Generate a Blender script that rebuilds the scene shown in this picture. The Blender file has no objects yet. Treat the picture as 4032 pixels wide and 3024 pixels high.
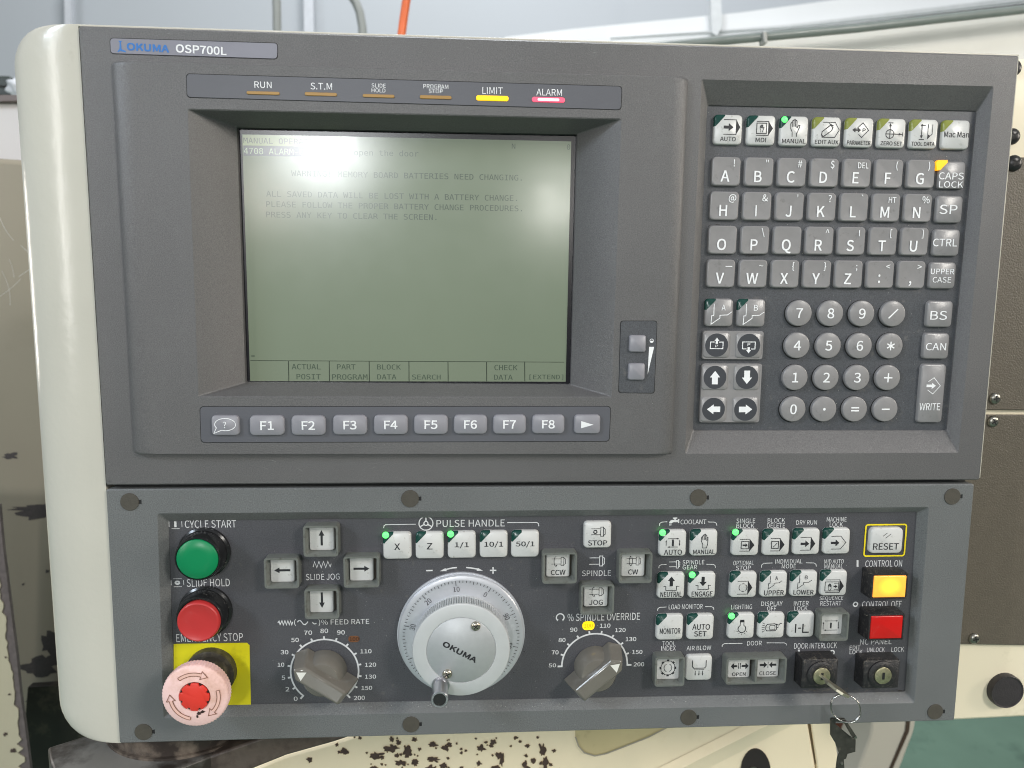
import bpy, bmesh, math, random, os
from mathutils import Vector, Matrix, geometry
random.seed(7)
R_ = math.radians
scene = bpy.context.scene
COL = scene.collection

# ------------------------------------------------------------------ camera, world, lamps, exposure
# panel frame: X right along the panel, Y up along it, Z out of it (metres, origin at the upper left corner of the bezel)
def W(x, y, z):
    return Vector((x, -z, y))

def rodrigues(r):
    t = r.length; k = r / t
    K = Matrix(((0, -k.z, k.y), (k.z, 0, -k.x), (-k.y, k.x, 0)))
    return Matrix.Identity(3) + math.sin(t) * K + (1 - math.cos(t)) * (K @ K)
CR = rodrigues(Vector((0.12631, -0.06259, 0.0064))) @ Matrix(((1, 0, 0), (0, -1, 0), (0, 0, -1)))
CT = Vector((-0.2201, -0.1818, 0.37507))
CF = 2910.24
CPOS = -(CR.transposed() @ CT)
cam = bpy.data.cameras.new('camera')
camo = bpy.data.objects.new('camera', cam); COL.objects.link(camo)
cam.sensor_width = 36.0; cam.lens = 36.0 * CF / 4032.0
cam.clip_start = 0.01; cam.clip_end = 200
_r, _u, _b = CR[0], -CR[1], -CR[2]
r_, u_, b_ = W(*_r), W(*_u), W(*_b)
camo.matrix_world = Matrix(((r_.x, u_.x, b_.x, 0), (r_.y, u_.y, b_.y, 0), (r_.z, u_.z, b_.z, 0), (0, 0, 0, 1)))
camo.location = W(*CPOS)
cam.dof.use_dof = True; cam.dof.focus_distance = 0.43; cam.dof.aperture_fstop = 11.0
scene.camera = camo

world = bpy.data.worlds.new('World'); scene.world = world
world.use_nodes = True
wn = world.node_tree.nodes; wl = world.node_tree.links
wbg = wn['Background']; wbg.inputs['Strength'].default_value = 0.50
wtc = wn.new('ShaderNodeTexCoord'); wsep = wn.new('ShaderNodeSeparateXYZ'); wramp = wn.new('ShaderNodeValToRGB')
wmap = wn.new('ShaderNodeMapRange')
wmap.inputs[1].default_value = -1; wmap.inputs[2].default_value = 1
wl.new(wtc.outputs['Generated'], wsep.inputs[0]); wl.new(wsep.outputs['Z'], wmap.inputs[0])
wl.new(wmap.outputs[0], wramp.inputs[0]); wl.new(wramp.outputs[0], wbg.inputs['Color'])
cr = wramp.color_ramp
cr.elements[0].position = 0.0; cr.elements[0].color = (0.30, 0.29, 0.27, 1)
cr.elements[1].position = 1.0; cr.elements[1].color = (0.80, 0.84, 0.90, 1)
for p_, c_ in ((0.45, (0.16, 0.165, 0.15, 1)), (0.50, (0.17, 0.20, 0.17, 1)), (0.53, (0.34, 0.37, 0.36, 1)), (0.57, (0.60, 0.63, 0.64, 1)), (0.7, (0.72, 0.76, 0.80, 1))):
    e_ = cr.elements.new(p_); e_.color = c_

def lamp(name, pos, target, power, size, color=(1, 1, 1), shape='SQUARE', sy=None):
    l = bpy.data.lights.new(name, 'AREA'); l.energy = power; l.shape = shape; l.size = size; l.color = color
    if sy: l.size_y = sy
    o = bpy.data.objects.new(name, l); COL.objects.link(o)
    o.location = W(*pos)
    d = W(*target) - W(*pos)
    o.rotation_euler = d.to_track_quat('-Z', 'Y').to_euler()
    return o
PC = (0.25, -0.2, 0)
lamp('ceiling_lamp', (-1.7, 1.0, 1.15), PC, 22, 0.40, (0.76, 0.87, 1.0))
lamp('ceiling_lamp', (1.65, 0.85, 1.55), PC, 23, 0.42, (1.0, 0.95, 0.88))
lamp('tube_lamp', (2.3, 0.30, 0.55), PC, 12, 0.30, (1.0, 0.90, 0.78))
lamp('high_bay_lamp', (-0.80, 0.86, 5.0), PC, 50, 0.42, (0.95, 0.98, 1.0), 'DISK')
lamp('high_bay_lamp', (0.92, 0.56, 5.5), PC, 15, 0.22, (1.0, 0.97, 0.92), 'DISK')
lamp('high_bay_lamp', (-1.21, 0.50, 5.0), PC, 5, 0.16, (1.0, 0.85, 0.8), 'DISK')
lamp('tube_lamp', (0.3, 3.2, -0.9), (0.6, 0.3, -2.6), 110, 1.4, (0.95, 0.98, 1.0), 'RECTANGLE', 0.5)
lamp('tube_lamp', (-1.9, 0.25, 1.6), (-0.05, -0.25, -0.2), 10, 0.07, (1.0, 0.97, 0.93), 'RECTANGLE', 1.1)
lamp('tube_lamp', (-1.0, -0.12, -0.55), (-0.05, -0.25, 0.0), 1.3, 0.05, (1.0, 0.92, 0.82), 'RECTANGLE', 0.35)
scene.view_settings.view_transform = 'Standard'
scene.view_settings.look = 'None'
scene.view_settings.exposure = 0.0
scene.view_settings.gamma = 1.0
scene.cycles.filter_width = 1.05

# ------------------------------------------------------------------ photo measurement -> place in the panel frame
CRT = CR.transposed()
def S(u, v, z=0.0):
    d = CRT @ Vector(((u - 2016) / CF, (v - 1512) / CF, 1))
    k = (z - CPOS.z) / d.z
    return (CPOS.x + d.x * k, CPOS.y + d.y * k)
TO = {1: (0, 0), 2: (1300, 0), 3: (2632, 0), 4: (0, 1000), 5: (1300, 1000), 6: (2632, 1000), 7: (0, 1974), 8: (1300, 1974), 9: (2632, 1974)}
def T(t, x, y, z=0.0):
    if t == 'D': return S(x * 4032 / 2212, y * 4032 / 2212, z)
    if t == 'A': return S(1040 + x * .2411, 2400 + y * .2411, z)
    if t == 'B': return S(2160 + x * .2411, 2380 + y * .2411, z)
    if t == 'C': return S(1540 + x * .3496, 2220 + y * .3496, z)
    o = TO[t]
    return S(o[0] + x * 1400 / 2212, o[1] + y * 1400 / 2212, z)
def box(t, x0, y0, x1, y1, z=0.0):
    """centre x, centre y, width, height of a measured rectangle on the plane z"""
    cx, cy = T(t, (x0 + x1) / 2, (y0 + y1) / 2, z)
    a = T(t, x0, (y0 + y1) / 2, z); b = T(t, x1, (y0 + y1) / 2, z)
    c = T(t, (x0 + x1) / 2, y0, z); d = T(t, (x0 + x1) / 2, y1, z)
    return cx, cy, b[0] - a[0], c[1] - d[1]

FOOT = (1005, 625)
def box2(t, x0, y0, x1, y1, z, zb):
    """centre and size of a raised block: its edges facing the foot of the camera show their base, the others their top"""
    ux = TO[t][0] + (x0 + x1) / 2 * 1400 / 2212; vy = TO[t][1] + (y0 + y1) / 2 * 1400 / 2212
    zl, zr_ = (z, zb) if ux < FOOT[0] * 4032 / 2212 else (zb, z)
    zt_, zd = (zb, z) if vy > FOOT[1] * 4032 / 2212 else (z, zb)
    xm, ym = (x0 + x1) / 2, (y0 + y1) / 2
    a = T(t, x0, ym, zl)[0]; b = T(t, x1, ym, zr_)[0]; c = T(t, xm, y0, zt_)[1]; d = T(t, xm, y1, zd)[1]
    return (a + b) / 2, (c + d) / 2, b - a, c - d
# ------------------------------------------------------------------ materials
def lin(c):
    return tuple(((x / 255) / 12.92 if x / 255 <= .04045 else ((x / 255 + .055) / 1.055) ** 2.4) for x in c) + (1,)
MATS = {}
def mat(name, rgb, rough=.5, metal=0.0, var=.05, vscale=40, bump=0.0, bscale=1500, emit=None, estr=0.0, dirt_shade=None, dscale=25, dlo=.5, dhi=.7, spec=.5, coat=0.0, grain=0.0, rvar=0.0):
    if name in MATS: return MATS[name]
    m = bpy.data.materials.new(name); m.use_nodes = True
    n = m.node_tree.nodes; l = m.node_tree.links; b = n['Principled BSDF']
    geo = n.new('ShaderNodeNewGeometry')
    base = lin(rgb) if max(rgb) > 1 else tuple(rgb) + (1,)
    no = n.new('ShaderNodeTexNoise'); no.inputs['Scale'].default_value = vscale; no.inputs['Detail'].default_value = 5
    l.new(geo.outputs['Position'], no.inputs['Vector'])
    mr = n.new('ShaderNodeMapRange'); mr.inputs[1].default_value = .3; mr.inputs[2].default_value = .7
    mr.inputs[3].default_value = 1 - var; mr.inputs[4].default_value = 1 + var
    l.new(no.outputs['Fac'], mr.inputs[0])
    mx = n.new('ShaderNodeVectorMath'); mx.operation = 'SCALE'; mx.inputs[0].default_value = base[:3]
    l.new(mr.outputs[0], mx.inputs['Scale'])
    out = mx.outputs[0]
    if grain:
        ng = n.new('ShaderNodeTexNoise'); ng.inputs['Scale'].default_value = 1500; ng.inputs['Detail'].default_value = 1
        l.new(geo.outputs['Position'], ng.inputs['Vector'])
        rg = n.new('ShaderNodeMapRange'); rg.inputs[1].default_value = .25; rg.inputs[2].default_value = .75; rg.inputs[3].default_value = 1 - grain; rg.inputs[4].default_value = 1 + grain
        l.new(ng.outputs['Fac'], rg.inputs[0]); mg_ = n.new('ShaderNodeVectorMath'); mg_.operation = 'SCALE'
        l.new(out, mg_.inputs[0]); l.new(rg.outputs[0], mg_.inputs['Scale']); out = mg_.outputs[0]
    if dirt_shade:  # noise blotches: dirt, and on the arm plate shade put into the colour
        n2 = n.new('ShaderNodeTexNoise'); n2.inputs['Scale'].default_value = dscale; n2.inputs['Detail'].default_value = 9; n2.inputs['Roughness'].default_value = .62
        l.new(geo.outputs['Position'], n2.inputs['Vector'])
        r2 = n.new('ShaderNodeMapRange'); r2.inputs[1].default_value = dlo; r2.inputs[2].default_value = dhi
        l.new(n2.outputs['Fac'], r2.inputs[0])
        mm = n.new('ShaderNodeMix'); mm.data_type = 'RGBA'
        l.new(r2.outputs[0], mm.inputs[0]); l.new(out, mm.inputs[6]); mm.inputs[7].default_value = lin(dirt_shade)
        out = mm.outputs[2]
    l.new(out, b.inputs['Base Color'])
    b.inputs['Roughness'].default_value = rough; b.inputs['Metallic'].default_value = metal
    b.inputs['Specular IOR Level'].default_value = spec; b.inputs['Coat Weight'].default_value = coat
    if rvar:
        n3 = n.new('ShaderNodeTexNoise'); n3.inputs['Scale'].default_value = vscale * 2.3; n3.inputs['Detail'].default_value = 6
        l.new(geo.outputs['Position'], n3.inputs['Vector'])
        r3 = n.new('ShaderNodeMapRange'); r3.inputs[1].default_value = .3; r3.inputs[2].default_value = .7
        r3.inputs[3].default_value = rough - rvar; r3.inputs[4].default_value = rough + rvar
        l.new(n3.outputs['Fac'], r3.inputs[0]); l.new(r3.outputs[0], b.inputs['Roughness'])
    if bump:
        nb = n.new('ShaderNodeTexNoise'); nb.inputs['Scale'].default_value = bscale; nb.inputs['Detail'].default_value = 3
        l.new(geo.outputs['Position'], nb.inputs['Vector'])
        bp = n.new('ShaderNodeBump'); bp.inputs['Strength'].default_value = bump; bp.inputs['Distance'].default_value = .0004
        l.new(nb.outputs['Fac'], bp.inputs['Height']); l.new(bp.outputs[0], b.inputs['Normal'])
    if emit:
        b.inputs['Emission Color'].default_value = lin(emit); b.inputs['Emission Strength'].default_value = estr
    MATS[name] = m
    return m
BEZ = mat('charcoal_plastic', (99, 98, 98), .36, grain=.2, var=.08, vscale=9, bump=.35, bscale=2600, dirt_shade=(104, 104, 104), dscale=90, dlo=.56, dhi=.9, rvar=.06)
LOWP = mat('slate_painted_plate', (107, 109, 109), .45, grain=.24, var=.05, vscale=22, bump=.3, bscale=2300, dirt_shade=(110, 110, 108), dscale=120, dlo=.58, dhi=.85, rvar=.06)
STRIP = mat('blue_grey_film', (92, 93, 99), .4, var=.03, bump=.15, bscale=2500)
MEMB = mat('keypad_film', (80, 82, 86), .38, grain=.24, var=.06, vscale=70, dirt_shade=(112, 110, 108), dscale=160, dlo=.6, dhi=.8)
FLOORP = mat('operation_film', (78, 78, 82), .4, grain=.24, var=.05, vscale=40, dirt_shade=(104, 101, 97), dscale=200, dlo=.62, dhi=.82)
GROOVE = mat('groove_black', (26, 26, 27), .7)
GKEY = mat('grey_rubber_key', (142, 140, 140), .28, var=.04, vscale=200, bump=.1, dirt_shade=(105, 103, 101), dscale=220, dlo=.6, dhi=.85)
WKEY = mat('white_plastic_key', (206, 206, 203), .3, var=.04, vscale=90, dirt_shade=(140, 136, 122), dscale=330, dlo=.60, dhi=.80)
SHROUD = mat('grey_shroud_plastic', (108, 111, 106), .38, var=.05, vscale=200, dirt_shade=(76, 72, 64), dscale=330, dlo=.55, dhi=.8)
INKW = mat('white_ink', (242, 243, 244), .5, var=.05, vscale=300)
INKW2 = mat('printed_white_ink', (214, 215, 215), .5, var=.10, vscale=240)
INKB = mat('black_ink', (38, 38, 42), .5, var=.05, vscale=300)
INKD = mat('dark_disc_ink', (66, 68, 73), .38, var=.03)
CREAM = mat('cream_enamel', (205, 201, 188), .22, var=.035, vscale=16, bump=.5, bscale=130, dirt_shade=(180, 176, 160), dscale=60, dlo=.68, dhi=.9, spec=.5)
LEDG = mat('led_window_dark_green', (22, 66, 58), .22, var=.15, vscale=400)
LEDO = mat('led_window_olive', (140, 146, 70), .25, var=.06)
LITG = mat('lit_green_led', (60, 255, 90), .3, emit=(95, 255, 110), estr=2.0)
LITA = mat('lit_amber_led', (255, 170, 20), .3, emit=(255, 176, 30), estr=1.0)
LITY = mat('lit_yellow_bar', (255, 190, 0), .3, emit=(255, 200, 10), estr=.95)
LITR = mat('lit_red_bar', (255, 70, 100), .3, emit=(255, 92, 118), estr=.9)
OFFBAR = mat('unlit_amber_bar', (168, 128, 62), .4)
BLACKP = mat('black_plastic', (34, 34, 35), .3, var=.08, vscale=200, dirt_shade=(96, 90, 80), dscale=420, dlo=.6, dhi=.8)
DUSTY = mat('dusty_black_plastic', (36, 35, 36), .45, var=.1, vscale=200, bump=.8, bscale=1400, dirt_shade=(92, 86, 80), dscale=420, dlo=.53, dhi=.8)
ALU = mat('satin_aluminium', (206, 208, 213), .38, metal=.5, var=.03, vscale=120, bump=.1)
ALUF = mat('matt_aluminium', (206, 208, 208), .48, metal=.3, var=.02, vscale=200, bump=.08, bscale=3500)
STEEL = mat('dull_steel', (150, 148, 140), .33, metal=.95, var=.15, vscale=400)
BRASS = mat('worn_nickel', (176, 172, 140), .38, metal=.8, var=.15, vscale=500, dirt_shade=(90, 84, 60), dscale=600, dlo=.55, dhi=.8)
KNOBM = mat('grey_gloss_knob', (114, 110, 102), .13, var=.05, vscale=90, spec=.5)
# ------------------------------------------------------------------ mesh tools (coordinates in the panel frame)
class MB:
    def __init__(s): s.v = []; s.f = []; s.dz = 0.0
    def add(s, vs, fs):
        b = len(s.v); s.v += [tuple(p) for p in vs]; s.f += [tuple(i + b for i in f) for f in fs]
    def ngon(s, pts, z):
        s.add([(x, y, z) for x, y in pts], [tuple(range(len(pts)))])
    def loft(s, rings, cap=True, base=False):
        n = len(rings[0]); vs = []; fs = []
        for r in rings: vs += r
        for k in range(len(rings) - 1):
            for i in range(n):
                j = (i + 1) % n
                fs.append((k * n + i, k * n + j, (k + 1) * n + j, (k + 1) * n + i))
        if cap: fs.append(tuple(range((len(rings) - 1) * n, len(rings) * n)))
        if base: fs.append(tuple(reversed(range(n))))
        s.add(vs, fs)
    def stroke(s, pts, w, z, closed=False):
        s.dz += 3e-6; z += s.dz
        P = [Vector(p) for p in pts]; n = len(P); L = []; Rr = []
        for i in range(n):
            a = P[i - 1] if (i > 0 or closed) else None
            c = P[(i + 1) % n] if (i < n - 1 or closed) else None
            d1 = (P[i] - a).normalized() if a is not None else None
            d2 = (c - P[i]).normalized() if c is not None else None
            if d1 is None: d1 = d2
            if d2 is None: d2 = d1
            n1 = Vector((-d1.y, d1.x)); n2 = Vector((-d2.y, d2.x)); m = n1 + n2
            if m.length < 1e-6: m = n1.copy()
            m.normalize(); k = min(1 / max(m.dot(n1), .45), 2.2)
            L.append(P[i] + m * (w / 2 * k)); Rr.append(P[i] - m * (w / 2 * k))
        vs = [(p.x, p.y, z) for p in L] + [(p.x, p.y, z) for p in Rr]
        fs = [(n + i, n + (i + 1) % n, (i + 1) % n, i) for i in range(n if closed else n - 1)]
        s.add(vs, fs)
    def poly(s, pts, z):
        s.dz += 3e-6; z += s.dz
        a = sum(pts[i][0] * pts[(i + 1) % len(pts)][1] - pts[(i + 1) % len(pts)][0] * pts[i][1] for i in range(len(pts)))
        s.ngon(pts if a > 0 else list(reversed(pts)), z)
    def text(s, t, cx, cy, w, h, z, bold=.0, rot=0.0, font=0):
        vs, fs = glyphs(t, bold if bold < 0 else 0.0, font)
        c, d = math.cos(rot), math.sin(rot)
        k = abs(bold) * h if bold > .003 else 0.0
        w -= 2 * k; h -= 2 * k
        for ox, oy in (((-k, -k), (k, -k), (k, k), (-k, k)) if k else ((0, 0),)):
            s.dz += 1.6e-5 if k else 3e-6
            out = []; of = []
            for i, f in enumerate(fs):   # font outlines overlap each other: every facet gets its own hair-thin height
                b_ = len(out)
                for q in f:
                    x, y = vs[q]; out.append((cx + (x * w) * c - (y * h) * d + ox, cy + (x * w) * d + (y * h) * c + oy, z + s.dz + (i % 61) * 2.4e-7))
                of.append(tuple(range(b_, b_ + len(f))))
            s.add(out, of)

FONTS = []
def getfonts():
    base = os.path.join(bpy.utils.resource_path('LOCAL'), 'datafiles', 'fonts')
    for f in ('Noto Sans CJK Regular.woff2', 'DejaVuSansMono.woff2'):   # fonts that ship inside Blender
        try: FONTS.append(bpy.data.fonts.load(os.path.join(base, f)))
        except Exception: FONTS.append(None)
getfonts()
GC = {}
def inpoly(p, P):
    c = False
    for i in range(len(P)):
        a, b = P[i], P[i - 1]
        if (a[1] > p[1]) != (b[1] > p[1]) and p[0] < (b[0] - a[0]) * (p[1] - a[1]) / (b[1] - a[1]) + a[0]: c = not c
    return c
def outlines(t, font):
    """the letter outlines filled one by one, because outlines of one letter may overlap"""
    k = ('o', t, font)
    if k in GC: return GC[k]
    c = bpy.data.curves.new('t', 'FONT'); c.body = t
    if FONTS[font]: c.font = FONTS[font]
    o = bpy.data.objects.new('t', c); COL.objects.link(o)
    dg = bpy.context.evaluated_depsgraph_get(); cu = o.evaluated_get(dg).to_curve(dg)
    P = []
    for sp in cu.splines:
        bp = sp.bezier_points; q = []
        for a in range(len(bp)):
            A, B = bp[a], bp[(a + 1) % len(bp)]
            straight = (A.handle_right - A.co).cross(B.co - A.co).length < 1e-5 and (B.handle_left - B.co).cross(B.co - A.co).length < 1e-5
            pts = [A.co, B.co] if straight else geometry.interpolate_bezier(A.co, A.handle_right, B.handle_left, B.co, 5)
            q += [(v.x, v.y) for v in pts[:-1]]
        r = [v for a, v in enumerate(q) if abs(v[0] - q[a - 1][0]) + abs(v[1] - q[a - 1][1]) > 1e-6]
        if len(r) > 2: P.append(r)
    o.to_curve_clear() if hasattr(o, 'to_curve_clear') else None
    bpy.data.objects.remove(o); bpy.data.curves.remove(c)
    ar = [sum(p[a - 1][0] * p[a][1] - p[a][0] * p[a - 1][1] for a in range(len(p))) for p in P]
    sg = max(ar, key=abs) > 0
    outer = [a for a in range(len(P)) if (ar[a] > 0) == sg]; holes = {a: [] for a in outer}
    for a in range(len(P)):
        if a in holes: continue
        cand = [b for b in outer if inpoly(P[a][0], P[b])]
        if cand: holes[min(cand, key=lambda b: abs(ar[b]))].append(a)
    vs, fs = [], []
    for a in outer:
        loops = [[Vector((x, y, 0)) for x, y in P[q]] for q in [a] + holes[a]]
        b0 = len(vs); vs += [(v.x, v.y) for l in loops for v in l]
        for f in geometry.tessellate_polygon(loops):
            f = tuple(b0 + q for q in f)
            A = sum(vs[f[q]][0] * vs[f[(q + 1) % 3]][1] - vs[f[(q + 1) % 3]][0] * vs[f[q]][1] for q in range(3))
            if abs(A) > 1e-9: fs.append(f if A > 0 else tuple(reversed(f)))
    GC[k] = (vs, fs)
    return GC[k]
def glyphs(t, bold, font):
    k = (t, font)
    if k not in GC:
        vs, fs = outlines(t, font)
        x0 = min(v[0] for v in vs); x1 = max(v[0] for v in vs); y0 = min(v[1] for v in vs); y1 = max(v[1] for v in vs)
        sx = max(x1 - x0, 1e-6); sy = max(y1 - y0, 1e-6)
        GC[k] = ([((x - x0) / sx - .5, (y - y0) / sy - .5) for x, y in vs], fs)
    return GC[k]

def rrect(cx, cy, w, h, r, z, n=4):
    r = max(min(r, w / 2 - 1e-6, h / 2 - 1e-6), 1e-6); o = []
    for k, (sx, sy) in enumerate(((1, 1), (-1, 1), (-1, -1), (1, -1))):
        for i in range(n + 1):
            a = (k + i / n) * math.pi / 2
            o.append((cx + sx * (w / 2 - r) + r * math.cos(a), cy + sy * (h / 2 - r) + r * math.sin(a), z))
    return o
def quad(c, z, r=0.0, n=4, ins=(0, 0, 0, 0)):
    """rounded quad from corners TL,TR,BR,BL (x,y); ins = left, right, top, bottom inset; point order matches rrect"""
    l, rr, t, b = ins
    TL, TR, BR, BL = [Vector(p) for p in c]
    TL = TL + Vector((l, -t)); TR = TR + Vector((-rr, -t)); BR = BR + Vector((-rr, b)); BL = BL + Vector((l, b))
    o = []; P = [TR, TL, BL, BR]
    for k in range(4):
        p = P[k]; pa = P[k - 1]; pb = P[(k + 1) % 4]
        da = (pa - p).normalized(); db = (pb - p).normalized()
        rr_ = max(r, 1e-6)
        for i in range(n + 1):
            a = i / n * math.pi / 2
            q = p + da * rr_ * (1 - math.sin(a)) + db * rr_ * (1 - math.cos(a))
            o.append((q.x, q.y, z))
    return o
def circ(cx, cy, r, z, n=32, ph=0.0):
    return [(cx + r * math.cos(ph + 2 * math.pi * i / n), cy + r * math.sin(ph + 2 * math.pi * i / n), z) for i in range(n)]
def arcpts(cx, cy, r, a0, a1, n=12):
    return [(cx + r * math.cos(R_(a0 + (a1 - a0) * i / n)), cy + r * math.sin(R_(a0 + (a1 - a0) * i / n))) for i in range(n + 1)]

LOC = {}
def mesh_from(mb, name, m, at, smooth=True, ang=32):
    me = bpy.data.meshes.new(name)
    me.from_pydata([W(x - at[0], y - at[1], z - at[2]) for x, y, z in mb.v], [], mb.f)
    me.materials.append(m)
    bm = bmesh.new(); bm.from_mesh(me)
    bmesh.ops.remove_doubles(bm, verts=bm.verts, dist=1e-7)
    bm.to_mesh(me); bm.free()
    me.shade_smooth()
    if smooth: me.set_sharp_from_angle(angle=R_(ang))
    else: me.shade_flat()
    return me
def put(me, name, parent, at, label=None):
    o = bpy.data.objects.new(name, me); COL.objects.link(o)
    LOC[o.name] = Vector(at)
    if parent is not None:
        o.parent = parent; o.location = W(*(Vector(at) - LOC[parent.name]))
    else: o.location = W(*at)
    if label: o['label'] = label
    return o
def build(mb, name, m, parent=None, at=None, label=None, smooth=True, ang=32, bevel=0):
    if at is None:
        at = tuple((min(p[i] for p in mb.v) + max(p[i] for p in mb.v)) / 2 for i in range(3))
    o = put(mesh_from(mb, name, m, at, smooth, ang), name, parent, at, label)
    if bevel:
        b = o.modifiers.new('bevel', 'BEVEL'); b.width = bevel; b.segments = 2; b.limit_method = 'ANGLE'; b.angle_limit = R_(40)
        b.harden_normals = False
    return o
def thing(name, label, cat, at, group=None, kind=None):
    o = bpy.data.objects.new(name, None); COL.objects.link(o); o.empty_display_size = .02
    LOC[o.name] = Vector(at); o.location = W(*at)
    o['label'] = label; o['category'] = cat
    if group: o['group'] = group
    return o
def tag(o, label, cat, group=None):
    o['label'] = label; o['category'] = cat
    if group: o['group'] = group
    return o
def structure(o, label):
    o['kind'] = 'structure'; o['label'] = label
    return o
def prism(pts, z0, z1):
    """solid with an outline in the panel plane, front at z1"""
    a = sum(pts[i][0] * pts[(i + 1) % len(pts)][1] - pts[(i + 1) % len(pts)][0] * pts[i][1] for i in range(len(pts)))
    if a < 0: pts = list(reversed(pts))
    m = MB(); m.loft([[(x, y, z0) for x, y in pts], [(x, y, z1) for x, y in pts]], True, True)
    return m
def tube(mb, path, r, n=12, closed=False):
    P = [Vector(p) for p in path]; rings = []; prev = None
    for i, p in enumerate(P):
        a = P[i - 1] if (i or closed) else p; c = P[(i + 1) % len(P)] if (i < len(P) - 1 or closed) else p
        d = (c - a).normalized()
        if prev is None:
            up = Vector((0, 0, 1)) if abs(d.z) < .9 else Vector((1, 0, 0))
        else: up = prev
        s = d.cross(up).normalized(); t = s.cross(d); prev = t
        rr = r[i] if isinstance(r, (list, tuple)) else r
        rings.append([tuple(p + (s * math.cos(2 * math.pi * k / n) + t * math.sin(2 * math.pi * k / n)) * rr) for k in range(n)])
    if closed:
        b = len(mb.v); N = len(rings)
        for q in rings: mb.v += q
        for k in range(N):
            for i in range(n):
                j = (i + 1) % n; k2 = (k + 1) % N
                mb.f.append((b + k * n + j, b + k * n + i, b + k2 * n + i, b + k2 * n + j))
    else:
        mb.loft([list(reversed(q)) for q in rings], True, True)

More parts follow.
